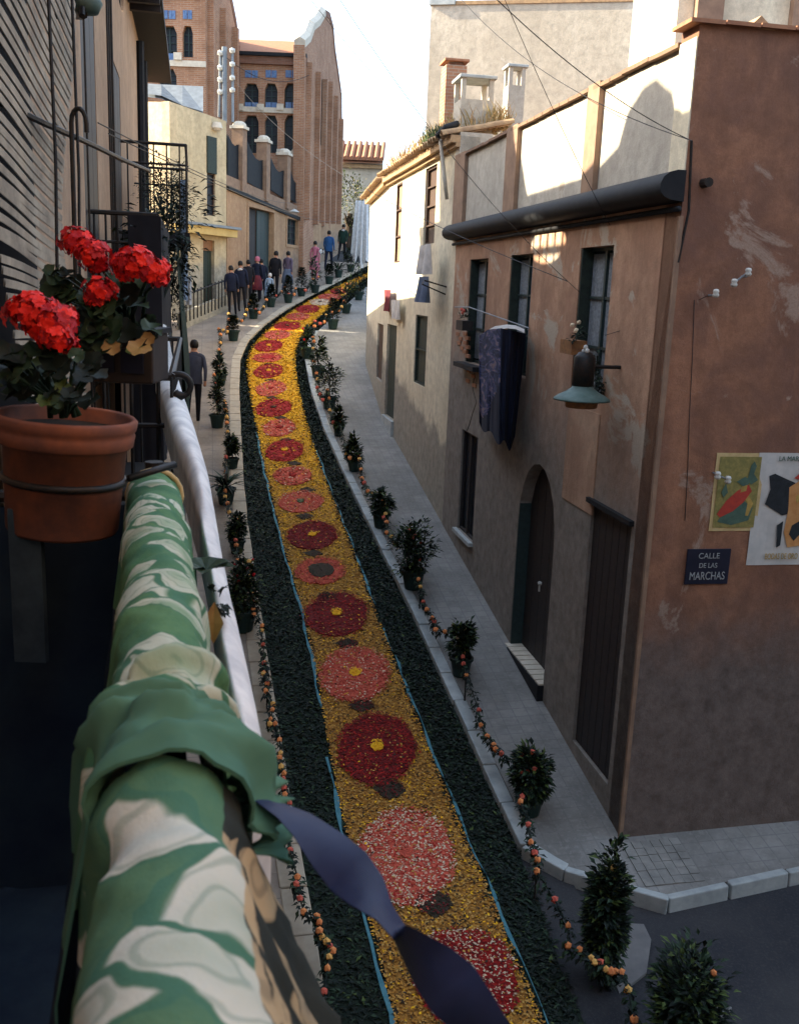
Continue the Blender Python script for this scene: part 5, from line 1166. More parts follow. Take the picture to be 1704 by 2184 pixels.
# left kerb
potted(520, 1345, 150, 'large dark red flowered plant in a pot on the left kerb under the white cloth', 'bush', 'green_pot', fl=('geranium_deep', 8), wide=1.15, dens=1.3)
potted(482, 1075, 90, 'agave like plant with long pale leaves on the left pavement', 'spiky', 'green_pot', wide=.8)
potted(506, 1180, 76, 'slim dark plant on the left kerb above the red flowered plant', 'bush', 'green_pot', wide=.7)
potted(496, 1000, 60, 'small dark plant on the left kerb between the spiky plant and the man', 'bush', 'green_pot', wide=.7)
potted(464, 912, 98, 'tall slim plant in a dark pot beside the man in the grey suit', 'bush', 'green_pot', wide=.6)
potted(470, 822, 62, 'slim green plant on the left kerb behind the tall slim one', 'bush', 'green_pot', wide=.6)
potted(498, 727, 52, 'green potted plant at the outer bend of the left kerb', 'cone', 'green_pot')
potted(541, 680, 50, 'green potted plant in front of the crowd, left of the child', 'cone', 'green_pot')
potted(578, 655, 46, 'green potted plant before the child in the white cap', 'cone', 'green_pot')
potted(615, 646, 55, 'green potted plant below the woman in the grey blue skirt', 'cone', 'green_pot')
potted(643, 632, 58, 'taller leaning green plant on the far left kerb', 'cone', 'green_pot')
potted(672, 625, 55, 'green plant with an orange bloom on the far left kerb', 'bush', 'green_pot', fl=('pompom_orange', 1))
potted(702, 606, 40, 'dark green pointed shrub on the far left kerb below the man in blue', 'cone', 'green_pot')
potted(722, 592, 42, 'dark green arching shrub near the top of the left kerb', 'spiky', 'green_pot')
potted(748, 580, 42, 'leafy shrub highest up the left kerb', 'bush', 'green_pot', wide=1.3)
# pompon garlands: each flower traced, cord slung through them
C3 = lambda L: [(1012 + x * .406, 1472 + y * .406) for x, y in L]
C6 = lambda L: [(736 + x * .2949, 828 + y * .2949) for x, y in L]
C4 = lambda L: [(322 + x * .29695, 414 + y * .29695) for x, y in L]
C1 = lambda L: [(414 + x * .35095, 828 + y * .35095) for x, y in L]
C2 = lambda L: [(506 + x * .378, 1380 + y * .378) for x, y in L]
right = C3([(835, 1730), (805, 1575), (770, 1485), (740, 1480), (718, 1478), (690, 1470), (660, 1430), (630, 1432), (612, 1412), (550, 1365), (490, 1345), (490, 1240), (420, 1100), (325, 950), (330, 893), (315, 853), (295, 800), (283, 707), (240, 585), (250, 560), (220, 430), (218, 380), (140, 335), (110, 310), (100, 290), (65, 243), (33, 185), (22, 105)]) + \
    C6([(875, 2078), (855, 1995), (850, 1945), (852, 1915), (848, 1865), (830, 1775), (815, 1745), (785, 1720), (720, 1760), (655, 1745), (645, 1690), (630, 1665), (590, 1600), (565, 1545), (545, 1438), (530, 1385), (505, 1260), (508, 1190), (508, 1150), (440, 1120), (355, 1115), (335, 1075), (300, 1045), (300, 970), (282, 937), (293, 912), (280, 855), (275, 815), (240, 765), (200, 765), (165, 745), (138, 685), (122, 652), (115, 590), (105, 515), (95, 485), (35, 505), (10, 480)]) + \
    C4([(1350, 1610), (1310, 1640), (1285, 1555), (1280, 1470), (1265, 1410), (1235, 1480), (1215, 1440), (1195, 1390), (1200, 1330), (1190, 1290), (1170, 1200), (1165, 1110), (1170, 1060), (1165, 1030), (1175, 950), (1180, 915), (1215, 930), (1245, 920), (1260, 870), (1300, 850), (1350, 840), (1370, 810), (1390, 770), (1400, 720), (1410, 680), (1430, 650), (1470, 640)])
left = C2([(520, 2060), (490, 1945), (510, 1815), (520, 1750), (540, 1715), (525, 1690), (505, 1665), (480, 1640), (465, 1600), (465, 1555), (448, 1520), (375, 1495), (355, 1420), (335, 1340), (340, 1300), (300, 1150), (270, 975), (297, 880), (272, 835), (265, 795), (262, 745), (265, 715), (248, 675), (240, 625), (245, 600), (240, 525), (215, 435), (185, 435), (190, 410), (200, 355), (203, 322), (162, 248), (170, 207), (150, 148), (155, 90)]) + \
    C1([(445, 1795), (420, 1735), (428, 1670), (420, 1560), (412, 1475), (415, 1445), (365, 1375), (362, 1345), (355, 1285), (355, 1240), (350, 1200), (348, 1165), (345, 1140), (345, 1110), (350, 1080), (335, 1055), (300, 1045), (265, 1045), (258, 955), (255, 925), (255, 885), (265, 800), (250, 775), (215, 755), (205, 700), (190, 660), (190, 625), (190, 575), (195, 510), (195, 420), (215, 360), (215, 340), (205, 265), (200, 210), (200, 180), (195, 140), (190, 100)]) + \
    C4([(545, 1600), (535, 1550), (530, 1490), (480, 1490), (480, 1450), (470, 1410), (470, 1360), (455, 1300), (480, 1240), (500, 1160), (490, 1120), (500, 1070), (500, 1010), (490, 970), (520, 980), (550, 990), (550, 960), (560, 900), (560, 860), (620, 900), (655, 910), (680, 870), (690, 830), (705, 790), (720, 765), (750, 830), (780, 850), (810, 810), (830, 760), (840, 720), (855, 690), (900, 730), (940, 700), (960, 670), (990, 720), (1030, 720), (1040, 680), (1110, 690), (1165, 610)])
def garlands(pts, side, wheres):
    P = [g(x, y, .42) for x, y in pts]; n_ = len(wheres); step = (len(P) + n_ - 1) // n_
    for i in range(n_):
        seg = P[i * step:(i + 1) * step + 1]
        if len(seg) < 3: continue
        t = thing('pompon_garland', wheres[i], 'garland', seg[0] - Vector((0, 0, .4)), 'pompon garlands strung along the kerbs')
        mb = MB(); mb.tube(seg, .007, 5); mb.build('cord', 'leaf_dark', t)
        mb = MB()
        for a, b_ in zip(seg, seg[1:]):
            for _ in range(14 + int((b_ - a).length * 55)):
                q = a.lerp(b_, R()); mb.leaf(q + Vector((U(-.03, .03), U(-.03, .03), U(-.05, .02))), Vector((U(-1, 1), U(-1, 1), U(-1, .4))), Vector((0, 0, 1)), U(.05, .09), .035, mi=random.choice((0, 0, 1)))
        mb.build('garland_leaves', ['leaf_dark', 'leaf'], t, kind='stuff')
        for q in (seg[:-1] if i < n_ - 1 else seg):
            r_ = min(.056, .031 + max(0, q.y - 11) * .0014); mb = MB(); mb.ball(q, r_ * U(.8, 1.15), jit=.12); mb.ball(q + Vector((0, 0, r_ * .25)), r_ * .9, jit=.2)
            rr = R(); mb.build('pompon', 'pompom_orange' if rr < .48 else ('pompom_yellow' if rr < .8 else 'pompom_pink'), t)
        for q in (seg[0],):
            mb = MB(); mb.tube([Vector((q.x, q.y, gz(q.y) + .05)), q + Vector((0, 0, .04))], .01, 6); mb.build('stake', 'dark_wood', t)
garlands(right, 'right', ['lowest orange garland around the pavement corner and tall dark shrub', 'garland from the corner up to the red flowered pot on the right kerb', 'garland between the red flowered pot and the striped doorstep, right kerb', 'garland beside the brown house small window, right kerb', 'garland along the narrowing right pavement by the cream house door', 'garland in the inner bend of the right kerb', 'farthest garland on the right kerb running to the cream house corner'])
garlands(left, 'left', ['lowest left garland beneath the dark ribbon', 'left garland beside the end of the white cloth', 'left garland hanging in front of the dark red flowered plant', 'left garland along the kerb beside the spiky plant', 'left garland next to the man in the grey suit', 'left garland rounding the outer bend', 'farthest left garland in front of the crowd'])

# ================================================================== PEOPLE (one skinned body each)
def person(x, y, hpx, lab, top, legs, face=0, skirt=None, hairm='hair', headgear=None, pose='stand', child=False, bag=None, mat_head='skin', top2=None):
    p = g(x, y, .1); H_ = hpx / 2100 * p.y * 1.035; s = H_ / 1.72; M = Matrix.Translation(p) @ Matrix.Rotation(radians(face), 4, 'Z') @ Matrix.Scale(s, 4)
    t = thing('person', lab, 'person', p); w_ = .17 if not skirt else .15
    V = [((0, 0, .95), .13), ((0, 0, 1.12), .115), ((0, .01, 1.30), .14), ((0, .0, 1.42), .10), ((0, 0, 1.50), .05), ((0, .012, 1.575), .082), ((0, .01, 1.66), .078)]
    E_ = [(0, 1), (1, 2), (2, 3), (3, 4), (4, 5), (5, 6)]; st = {'walk': .22, 'stand': U(.02, .07)}[pose]; arm_f = U(-.05, .12); M = M @ Matrix.Rotation(radians(U(-4, 4)), 4, 'Y') @ Matrix.Rotation(radians(U(-6, 1)), 4, 'X')
    for sd in (-1, 1):
        k = len(V); V += [((sd * .095, 0, .90), .095), ((sd * .10, sd * st * .5, .50), .062), ((sd * .105, sd * st, .10), .042), ((sd * .11, sd * st - .0 + .10, .035), .036)]
        E_ += [(0, k), (k, k + 1), (k + 1, k + 2), (k + 2, k + 3)]
        k = len(V); V += [((sd * (w_ + .01), 0, 1.40), .062), ((sd * (w_ + .065), -.02 - sd * st * .3, 1.13), .043), ((sd * (w_ + .06), .06 - sd * st * .6 + arm_f * (1 if sd > 0 else .4), .88 + arm_f * .5), .032), ((sd * (w_ + .055), .08 - sd * st * .6 + arm_f * (1.6 if sd > 0 else .5), .79 + arm_f * .8), .036)]
        E_ += [(3, k), (k, k + 1), (k + 1, k + 2), (k + 2, k + 3)]
    me = bpy.data.meshes.new('body'); me.from_pydata([v for v, _ in V], E_, []); o = bpy.data.objects.new('body', me); col.objects.link(o)
    o.modifiers.new('skin', 'SKIN'); o.modifiers.new('sub', 'SUBSURF').levels = 1
    for i, (_, r_) in enumerate(V): me.skin_vertices[0].data[i].radius = (r_, r_ * (.78 if i in (0, 1, 2, 3) else 1)); 
    me.skin_vertices[0].data[0].use_root = True
    dg = bpy.context.evaluated_depsgraph_get(); m2 = bpy.data.meshes.new_from_object(o.evaluated_get(dg)); bpy.data.objects.remove(o, do_unlink=True)
    for nm in ('skin' if mat_head == 'skin' else mat_head, top, legs, 'cloth_blackish'): m2.materials.append(MATS[nm])
    for f in m2.polygons:
        c = f.center; f.use_smooth = True
        arm = abs(c.x) > w_ - .02 and c.z < 1.36 and c.z > .70 and abs(c.x) > .165
        if c.z > 1.475: f.material_index = 0
        elif arm and c.z < .90: f.material_index = 0
        elif c.z > .93 or arm: f.material_index = 1
        elif c.z < .075: f.material_index = 3
        else: f.material_index = 2
    m2.transform(M); b_ = bpy.data.objects.new('body', m2); col.objects.link(b_); b_.parent = t; b_.matrix_parent_inverse = PINV(t)
    # face and hair
    mb = MB(); c = Vector((0, .01, 1.625))
    mb.lathe(c, [(0, .115), (.05, .105), (.082, .06), (.09, .015), (.086, -.03), (.07, -.06)], 12)
    mb.v = [tuple(M @ (Vector(v) + Vector((0, -.012, 0)))) for v in mb.v]; mb.build('hair', hairm, t, smooth=True)
    if p.y < 26:
        mb = MB(); mb.box((0, .095, 1.575), .012, .014, .02); mb.box((-.03, .084, 1.60), .012, .006, .006); mb.box((.03, .084, 1.60), .012, .006, .006); mb.v = [tuple(M @ Vector(v)) for v in mb.v]; mb.build('face', 'skin', t)
    if skirt:
        mb = MB(); mb.lathe((0, 0, 0), [(.135, 1.02), (.19, .9), (.235, .65), (.25, .46), (.245, .455), (.12, .9)], 18); mb.v = [tuple(M @ Vector((v[0], v[1] * .8, v[2]))) for v in mb.v]; mb.build('skirt', skirt, t, smooth=True)
    else:
        mb = MB(); mb.lathe((0, 0, 0), [(.11, 1.43), (.175, 1.38), (.185, 1.25), (.165, 1.08), (.185, .84), (.18, .835), (.1, 1.0)], 18); mb.v = [tuple(M @ Vector((v[0], v[1] * .62, v[2]))) for v in mb.v]; mb.build('jacket', top, t, smooth=True)
    if headgear:
        mb = MB(); mb.lathe((0, .0, 1.63), [(0, .125), (.07, .11), (.098, .05), (.102, -.03), (.09, -.07)], 12); mb.v = [tuple(M @ Vector(v)) for v in mb.v]; mb.build('headscarf', headgear, t, smooth=True)
    if top2:
        mb = MB(); mb.lathe((0, .0, 1.44), [(.05, .05), (.085, .03), (.12, -.02), (.10, -.04)], 12); mb.v = [tuple(M @ Vector(v)) for v in mb.v]; mb.build('collar', top2, t, smooth=True)
    if bag:
        mb = MB(); mb.ball(M @ Vector((.26, .08, 1.28)), .16 * s, jit=.05); mb.build('bundle', bag, t, smooth=True)
    return t
person(412, 905, 172, 'man in a dark grey suit walking up the left pavement, seen from behind', 'cloth_slate', 'cloth_blackish', 12, pose='walk')
person(497, 672, 97, 'leftmost person of the crowd, man in a dark suit with his back turned', 'cloth_navy', 'cloth_blackish', 10)
person(517, 665, 100, 'person in dark clothes with a pale shawl collar in the crowd', 'cloth_navy', 'cloth_blackish', -5, top2='cloth_whitec')
person(528, 652, 90, 'dark suited person standing just right of the pale shawl', 'cloth_blackish', 'cloth_blackish', 20)
person(546, 644, 88, 'woman with a bright pink headscarf in the crowd', 'cloth_navy', 'cloth_blackish', 0, skirt='cloth_wine', headgear='cloth_pinkc')
person(561, 640, 80, 'bareheaded person between the pink headscarf and the tall dark figure', 'cloth_navy', 'cloth_navy', 15)
person(571, 650, 62, 'child in a pale blue smock and white cap in front of the crowd', 'cloth_lightblue', 'cloth_greyblue', 5, skirt='cloth_lightblue', headgear='cloth_whitec')
person(583, 636, 92, 'tall person all in black at the right of the crowd', 'cloth_blackish', 'cloth_blackish', -15)
person(612, 628, 84, 'woman in a purple blouse and grey blue skirt walking alone', 'cloth_purple', 'cloth_greyblue', -20, skirt='cloth_greyblue', pose='walk')
person(671, 598, 76, 'person in pink carrying a white bundle near the top of the street', 'cloth_pinkc', 'cloth_pinkc', -20, skirt='cloth_pinkc', bag='cloth_whitec')
person(701, 578, 78, 'man in blue clothes walking up the top of the street', 'cloth_blue', 'cloth_navy', -10, pose='walk')
person(728, 556, 70, 'person in dark green with a white shirt front, farthest up the street', 'cloth_dgreen', 'cloth_blackish', 170, pose='walk', top2='cloth_whitec')

# ================================================================== OUR BALCONY: rail, cloths, terracotta pot, geraniums
FR = Frame(Vector((-.052, .25, 0)), -14.6, 1)               # line of our own rail
BA = thing('balcony', 'our own dark iron balcony in the foreground under the green cloth', 'balcony', FR.pt(1, -1.5))
mb = MB(); mb.fbox(FR, -1.0, 2.15, -1.62, -1.5, -1.1, .02); mb.build('floor', 'cloth_inner', BA)  # dark floor, the balcony's shade put into its colour
mb = MB(); mb.tube([FR.pt(-1, -.50), FR.pt(2.12, -.50)], .022, 8); mb.build('top_rail', 'iron', BA)
mb = MB(); mb.tube([FR.pt(2.12, -.50), FR.pt(2.12, -.50, -.74)], .016, 8); mb.build('side_rail', 'iron', BA)
mb = MB(); mb.tube([FR.pt(2.12, -1.42), FR.pt(2.12, -1.42, -.74)], .012, 8); mb.build('bottom_rail', 'iron', BA)
for i in range(9):
    mb = MB(); q = -.04 - i * .085; mb.tube([FR.pt(2.12, -1.5, q), FR.pt(2.12, -.5, q)], .009, 6); mb.build('bar', 'iron', BA)
for i in range(28):
    mb = MB(); q = -.9 + i * .11; mb.tube([FR.pt(q, -1.5, 0), FR.pt(q, -.5, 0)], .009, 6); mb.build('bar', 'iron', BA)
mb = MB(); mb.tube([FR.pt(2.12, -1.5, 0), FR.pt(2.12, -.42, 0)], .022, 8); mb.build('corner_post', 'iron', BA)
# hooked rod for the blind
hk = thing('hooked_rod', 'thin black iron rod with a hooked top standing in front of the left house wall', 'rod', atd(166, 740, 3.6))
q0, q1 = atd(168, 800, 3.6), atd(153, 262, 3.6); pts = [q0, atd(160, 500, 3.6), q1]
for k in range(1, 8): a = pi - pi * k / 7; pts.append(q1 + Vector((.026 + .026 * cos(a), 0, .048 * sin(a))))
pts.append(pts[-1] + Vector((.0, 0, -.03)))
mb = MB(); mb.tube(pts, .0085, 8); mb.build('rod', 'iron', hk)

def cloth_over(nm, parent, u0, u1, rad, zt, inner, outer, mat, n_=110, seed=0, wr=.012, split=None, flare=.04, uvsc=1.0, crease=None, endpull=0):
    """cloth laid over the rail: inner hang, rounded top, outer hang"""
    prof = []
    for k in range(14): t = k / 14; prof.append((-rad - inner * .12 * (1 - t), zt - rad - inner * (1 - t)))
    for k in range(17): a = pi - pi * k / 16; prof.append((rad * cos(a), zt - rad + rad * sin(a)))
    for k in range(1, 17): t = k / 16; prof.append((rad + flare * t, zt - rad - outer * t))
    arc = [0]
    for a, b_ in zip(prof, prof[1:]): arc.append(arc[-1] + sqrt((a[0] - b_[0]) ** 2 + (a[1] - b_[1]) ** 2))
    P = []; uv = []
    for i in range(n_ + 1):
        t = i / n_; u = u0 + (u1 - u0) * t; row = []; ru = []
        for j, (o_, z) in enumerate(prof):
            nn = noise.noise(Vector((u * 9 + seed, j * .10, seed))) + .5 * noise.noise(Vector((u * 24 + j * .35 + seed, j * .16, seed + 4))) + .30 * noise.noise(Vector((u * 55 - j * .5, j * .22, seed + 9)))
            far_ = 0 if 13 < j < 31 else min(1, (14 - j) / 10 if j <= 13 else (j - 30) / 8); d = wr * nn * (1 + 2.2 * far_)
            if crease:
                for (cu, amp, w_, sl) in crease: x_ = (u - cu - sl * (j - 22) * .01) / w_; d += amp * math.exp(-x_ * x_)
            ex = 1 if 13 < j < 31 else 1
            cx, cz = (0, zt - rad); vx, vz = (o_, z - cz) if 13 < j < 31 else ((1 if o_ > 0 else -1), 0); l_ = sqrt(vx * vx + vz * vz) or 1
            row.append(FR.pt(u, z + d * vz / l_ - (endpull * t * t if endpull else 0), o_ + d * vx / l_)); ru.append((u * uvsc, arc[j] * uvsc))
        P.append(row); uv.append(ru)
    mb = MB(); mb.grid(P, uv=uv); Q = [[q + (q - FR.pt(u0 + (u1 - u0) * i / n_, zt - rad - .05)).normalized() * -.004 for q in r] for i, r in enumerate(P)]; mb.grid(Q, uv=uv)
    mb.grid([[a, b_] for a, b_ in zip(P[-1], Q[-1])], uv=[[c, c] for c in uv[-1]]); mb.grid([[b_, a] for a, b_ in zip(P[0], Q[0])], uv=[[c, c] for c in uv[0]])
    if split:
        nj = len(prof); 
        for fi, f in enumerate(mb.f):
            j = min(v % nj for v in f) if fi < 2 * n_ * (nj - 1) else 0
            mb.mi[fi] = 1 if (fi < 2 * n_ * (nj - 1) and (j > split)) else 0
            if fi < 2 * n_ * (nj - 1) and j < 12: mb.mi[fi] = 2  # inner hang darkened by colour, for the shade it hangs in
    return mb.build(nm, mat, parent, smooth=True)
CG = thing('draped_cloth', 'green and cream printed cloth draped over the far half of our balcony rail', 'cloth', FR.pt(1.4, -.6))
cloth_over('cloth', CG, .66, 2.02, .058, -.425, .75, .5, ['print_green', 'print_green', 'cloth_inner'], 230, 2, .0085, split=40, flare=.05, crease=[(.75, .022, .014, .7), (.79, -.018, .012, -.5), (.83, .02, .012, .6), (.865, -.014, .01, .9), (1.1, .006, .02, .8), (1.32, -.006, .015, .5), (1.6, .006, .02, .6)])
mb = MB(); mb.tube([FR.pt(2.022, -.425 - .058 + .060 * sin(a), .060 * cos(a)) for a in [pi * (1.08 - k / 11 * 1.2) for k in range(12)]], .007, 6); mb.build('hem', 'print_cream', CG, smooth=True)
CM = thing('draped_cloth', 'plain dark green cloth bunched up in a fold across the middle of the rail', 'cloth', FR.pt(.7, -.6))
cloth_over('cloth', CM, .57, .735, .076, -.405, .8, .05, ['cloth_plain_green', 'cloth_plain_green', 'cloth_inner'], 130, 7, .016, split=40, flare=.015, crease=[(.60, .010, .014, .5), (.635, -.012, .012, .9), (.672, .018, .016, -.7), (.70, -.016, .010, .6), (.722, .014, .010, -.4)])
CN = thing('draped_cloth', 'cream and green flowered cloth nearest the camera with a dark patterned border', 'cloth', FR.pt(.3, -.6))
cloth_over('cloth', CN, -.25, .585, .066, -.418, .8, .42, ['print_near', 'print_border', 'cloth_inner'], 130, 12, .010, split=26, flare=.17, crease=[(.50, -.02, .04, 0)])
# curved white strip of a long cloth tied outside the rails
WS = thing('white_banner', 'long white cloth strip running outside the balcony rails up the street', 'banner', FR.pt(1.5, -.6, .2))
eL = [(540, 1672), (512, 1560), (486, 1440), (462, 1300), (446, 1200), (425, 1105), (398, 1010), (368, 930), (345, 850), (332, 790), (331, 735)]
eR = [(580, 1690), (562, 1600), (541, 1490), (520, 1395), (492, 1275), (474, 1190), (462, 1120), (446, 1030), (422, 940), (396, 860), (374, 790), (360, 735)]
def poly_at(P, t):
    L_ = (len(P) - 1) * t; i = min(len(P) - 2, int(L_)); k = L_ - i; return (P[i][0] + (P[i + 1][0] - P[i][0]) * k, P[i][1] + (P[i + 1][1] - P[i][1]) * k)
Pn = []; uvn = []
for i in range(81):
    t = i / 80; a = atz(*poly_at(eL, t), -.56); b_ = atz(*poly_at(eR, t), -.60); row = []
    s_ = (b_ - a); up = Vector((0, 0, 1)); w_ = s_.length
    for j in range(13):
        an = pi * j / 12; row.append(a.lerp(b_, .5 - .5 * cos(an)) + up * w_ * .34 * sin(an) + Vector((0, 0, .006 * noise.noise(Vector((t * 30, j * .3, 0))))))
    row.append(b_ - up * (.12 + .1 * w_)); row = [a - up * (.10 + .1 * w_)] + row
    Pn.append(row)
mb = MB(); mb.grid(Pn); mb.grid([[q - Vector((0, 0, .004)) for q in r] for r in Pn]); mb.add([q for q in Pn[0]], [tuple(range(len(Pn[0])))]); mb.build('cloth', 'white_sheet', WS, smooth=True)
for k in range(3):
    q = atz(346, 748 + k * 17, -.54); mb = MB(); mb.tube([q + Vector((-.14, 0, .03)), q + Vector((.02, 0, .06))], .012, 5); mb.build('tie', 'iron', WS)
# leaf and dried bloom caught between the cloths
lf = thing('green_leaf', 'bright green lobed leaf poking out between the green and white cloths', 'leaf', atz(440, 1215, -.5)); mb = MB()
for k in range(7):
    a = k * .8; mb.leaf(atz(440, 1215, -.5), Vector((cos(a), sin(a), .3)), Vector((0, 0, 1)), .055, .05)
mb.build('leaf_blade', 'leaf', lf)
df = thing('dry_leaf', 'orange dried leaf hanging beside the white cloth strip', 'leaf', atz(462, 1310, -.52)); mb = MB()
mb.leaf(atz(458, 1282, -.50), Vector((.0, -.25, -.9)), Vector((0, -1, .2)), .07, .035); mb.build('leaf_blade', 'leaf_dry', df)
mb = MB(); foliage(mb, atz(462, 1275, -.51), .02, .03, .03, 24, .025, (0,)); mb.build('bud', 'leaf_dark', df)

# ribbon fluttering from the rail
rb_ = [(548, 1700, 1.0, 8), (600, 1728, .98, 16), (650, 1762, .96, 30), (700, 1812, .94, 44), (745, 1858, .92, 50), (785, 1900, .90, 40), (820, 1945, .88, 20), (850, 1985, .86, 16), (885, 2022, .84, 30), (925, 2065, .82, 44), (965, 2108, .80, 50), (1005, 2155, .78, 42), (1045, 2205, .76, 34), (1085, 2260, .74, 30)]
def smooth_rib(L, n_):
    out = []
    for i in range(n_ + 1):
        t = i / n_ * (len(L) - 1); k = min(len(L) - 2, int(t)); f = t - k; f = f * f * (3 - 2 * f) * .3 + f * .7; out.append([a + (b_ - a) * f for a, b_ in zip(L[k], L[k + 1])])
    return out
Pn = []; Lr = smooth_rib(rb_, 80)
for i, (x, y, d, w_) in enumerate(Lr):
    c = ray(x, y).normalized() * d; d2 = ray(Lr[min(80, i + 1)][0], Lr[min(80, i + 1)][1]).normalized() * Lr[min(80, i + 1)][2] - ray(Lr[max(0, i - 1)][0], Lr[max(0, i - 1)][1]).normalized() * Lr[max(0, i - 1)][2]
    d2.normalize(); v = c.normalized(); s_ = d2.cross(v).normalized(); ph = i / 80 * 2 * pi * 1.0; dep = sqrt(max(0, 1 - (w_ / 52) ** 2)); hw = .0225
    wv_ = s_ * (w_ / 52) + v * dep * (1 if i < 44 else -1); Pn.append([c + wv_ * hw * k + d2.cross(wv_) * (.0035 * (1 - k * k)) for k in (-1, -.5, 0, .5, 1)])
RB = MB(); RB.grid(Pn); RB.grid([[q + Vector((0, 0, -.0012)) for q in r] for r in Pn]); o = RB.build('ribbon', 'ribbon_blue', smooth=True); tag(o, 'dark blue ribbon twisting from the balcony rail across the lower picture', 'ribbon')

# terracotta pot with geraniums at the far corner of our balcony
pc = atd(143, 890, 1.98); TP = thing('flower_pot', 'big terracotta pot hanging in an iron ring at the balcony corner', 'flower pot', pc - Vector((0, 0, .32)))
tl = Matrix.Rotation(radians(4), 3, 'Y')
mb = MB(); mb.lathe(pc, [(.0, -.235), (.107, -.235), (.111, -.228), (.121, -.055), (.127, -.055), (.133, -.05), (.136, -.028), (.133, -.022), (.138, -.016), (.140, .0), (.134, .006), (.126, .002), (.122, -.03), (.0, -.035)], 56, tilt=tl); mb.build('pot', 'terracotta', TP, smooth=True)
mb = MB(); mb.lathe(pc, [(.0, -.02), (.122, -.024)], 30, tilt=tl); mb.build('soil', 'soil', TP)
ring = thing('pot_ring', 'black iron ring gripping the lower half of the terracotta pot', 'pot holder', pc - Vector((0, 0, .17)))
mb = MB(); mb.tube([pc + tl @ Vector((.1175 * cos(2 * pi * k / 32), .1175 * sin(2 * pi * k / 32), -.125)) for k in range(33)], .008, 8, cap=False); mb.tube([pc + Vector((.117, .02, -.125)), pc + Vector((.19, .12, -.11))], .008, 6); mb.build('ring', 'iron', ring, smooth=True)
def geranium_head(c, rad, n_, mats, parent, L=.0135):
    """ball of five petalled florets on short stalks"""
    c = Vector(c); mbp = MB(); n_ = int(n_ * 1.55)
    for k in range(n_):
        z = 1 - 1.5 * (k + .5) / n_; a = k * 2.399; r_ = sqrt(max(0, 1 - z * z)); d = Vector((r_ * cos(a), r_ * sin(a), z)); d = (d + Vector((U(-.35, .35), U(-.35, .35), U(-.3, .3)))).normalized(); q = c + Vector((d.x, d.y, d.z * .82)) * rad * U(.55, 1.25)
        X = d.orthogonal().normalized(); Y = d.cross(X); mi = 0 if R() < .6 else 1; s0 = U(0, 1)
        for j in range(5):
            b_ = s0 + 2 * pi * j / 5; e = X * cos(b_) + Y * sin(b_); f = X * -sin(b_) + Y * cos(b_); l = L * U(.8, 1.15)
            mbp.add([q, q + e * l * .6 + f * l * .42 + d * l * .12, q + e * l * 1.05 + d * l * U(-.1, .25) + f * l * .22, q + e * l * 1.05 + d * l * U(-.1, .25) - f * l * .22, q + e * l * .6 - f * l * .42 + d * l * .12], [(0, 1, 2, 3, 4)], mi)
    return mbp.build('flower_head', mats, parent)
def ger_leaf(parent, c, d, rad, mat, curl=.25, name='leaf'):
    """round scalloped geranium leaf with a folded rim"""
    c = Vector(c); d = Vector(d).normalized(); X = d.orthogonal().normalized(); Y = d.cross(X); mb = MB(); n_ = 22; rows = []
    for ri, rr in enumerate((0.05, .45, .8, 1.0)):
        row = []
        for k in range(n_ + 1):
            a = .25 + (2 * pi - .5) * k / n_; sc_ = 1 + .09 * cos(a * 7) * rr; w_ = curl * rad * rr * rr * (.5 + .5 * sin(a * 3 + 1)) ; row.append(c + (X * cos(a) + Y * sin(a)) * rad * rr * sc_ + d * w_)
        rows.append(row)
    mb.grid(rows); o = mb.build(name, mat, parent, smooth=True); return o
def geranium(lab, base, heads, leaves, yellow=(), seedl='leaf'):
    t = thing('geranium', lab, 'geranium', base, 'red geraniums on the balcony')
    for (x, y, Y, rpx, n_, deep) in heads:
        c = atd(x, y, Y); geranium_head(c, rpx / 2100 * Y, n_, ['geranium_red', 'geranium_deep'] if not deep else ['geranium_deep', 'geranium_red'], t)
        mb = MB(); b0 = Vector(base) + Vector((U(-.03, .03), U(-.03, .03), 0)); mb.tube([b0, b0.lerp(c, .5) + Vector((U(-.02, .02), 0, .03)), c], [.006, .0045, .0035], 6); mb.build('stem', 'leaf', t, smooth=True)
    for (x, y, Y, rpx) in leaves:
        c = atd(x, y, Y); ger_leaf(t, c, (U(-.5, .5), U(-1, -.1), U(.3, 1)), rpx / 2100 * Y, random.choice(('leaf', 'leaf_dark', 'leaf_dark', 'leaf_light' if R() < .3 else 'leaf')), U(.2, .5))
        mb = MB(); mb.tube([c, Vector(base).lerp(c, .4) + Vector((0, 0, .01)), base], .0025, 4, cap=False); mb.build('leaf_stalk', 'leaf', t)
    for (x, y, Y, rpx, d) in yellow: ger_leaf(t, atd(x, y, Y), d, rpx / 2100 * Y, 'leaf_dry', .3)
    return t
lv = [(U(10, 215), U(745, 850), U(1.86, 2.06), U(18, 34)) for _ in range(46)] + [(U(100, 215), U(825, 862), U(1.84, 1.95), U(16, 28)) for _ in range(12)] + [(U(0, 60), U(740, 800), 1.9, 26) for _ in range(5)]
geranium('geranium with a broad scarlet bloom growing in the terracotta pot', pc, [(72, 672, 1.95, 50, 60, 0), (112, 690, 1.93, 46, 56, 0), (135, 735, 1.95, 26, 22, 1), (50, 668, 1.98, 34, 30, 1), (118, 722, 1.9, 30, 26, 0)], lv)
bx = thing('planter_box', 'dark planter box hooked on the side rail behind the terracotta pot', 'planter', FR.pt(2.2, -.4, -.45))
pb0, pb1 = atd(182, 800, 2.45), atd(328, 798, 2.45); mb = MB(); cc = (pb0 + pb1) / 2 + Vector((0, .08, .04)); hx = (pb1 - pb0).length / 2
mb.box(cc, hx, .08, .062); bevel(mb.build('box', 'dark_wood', bx), .006); 
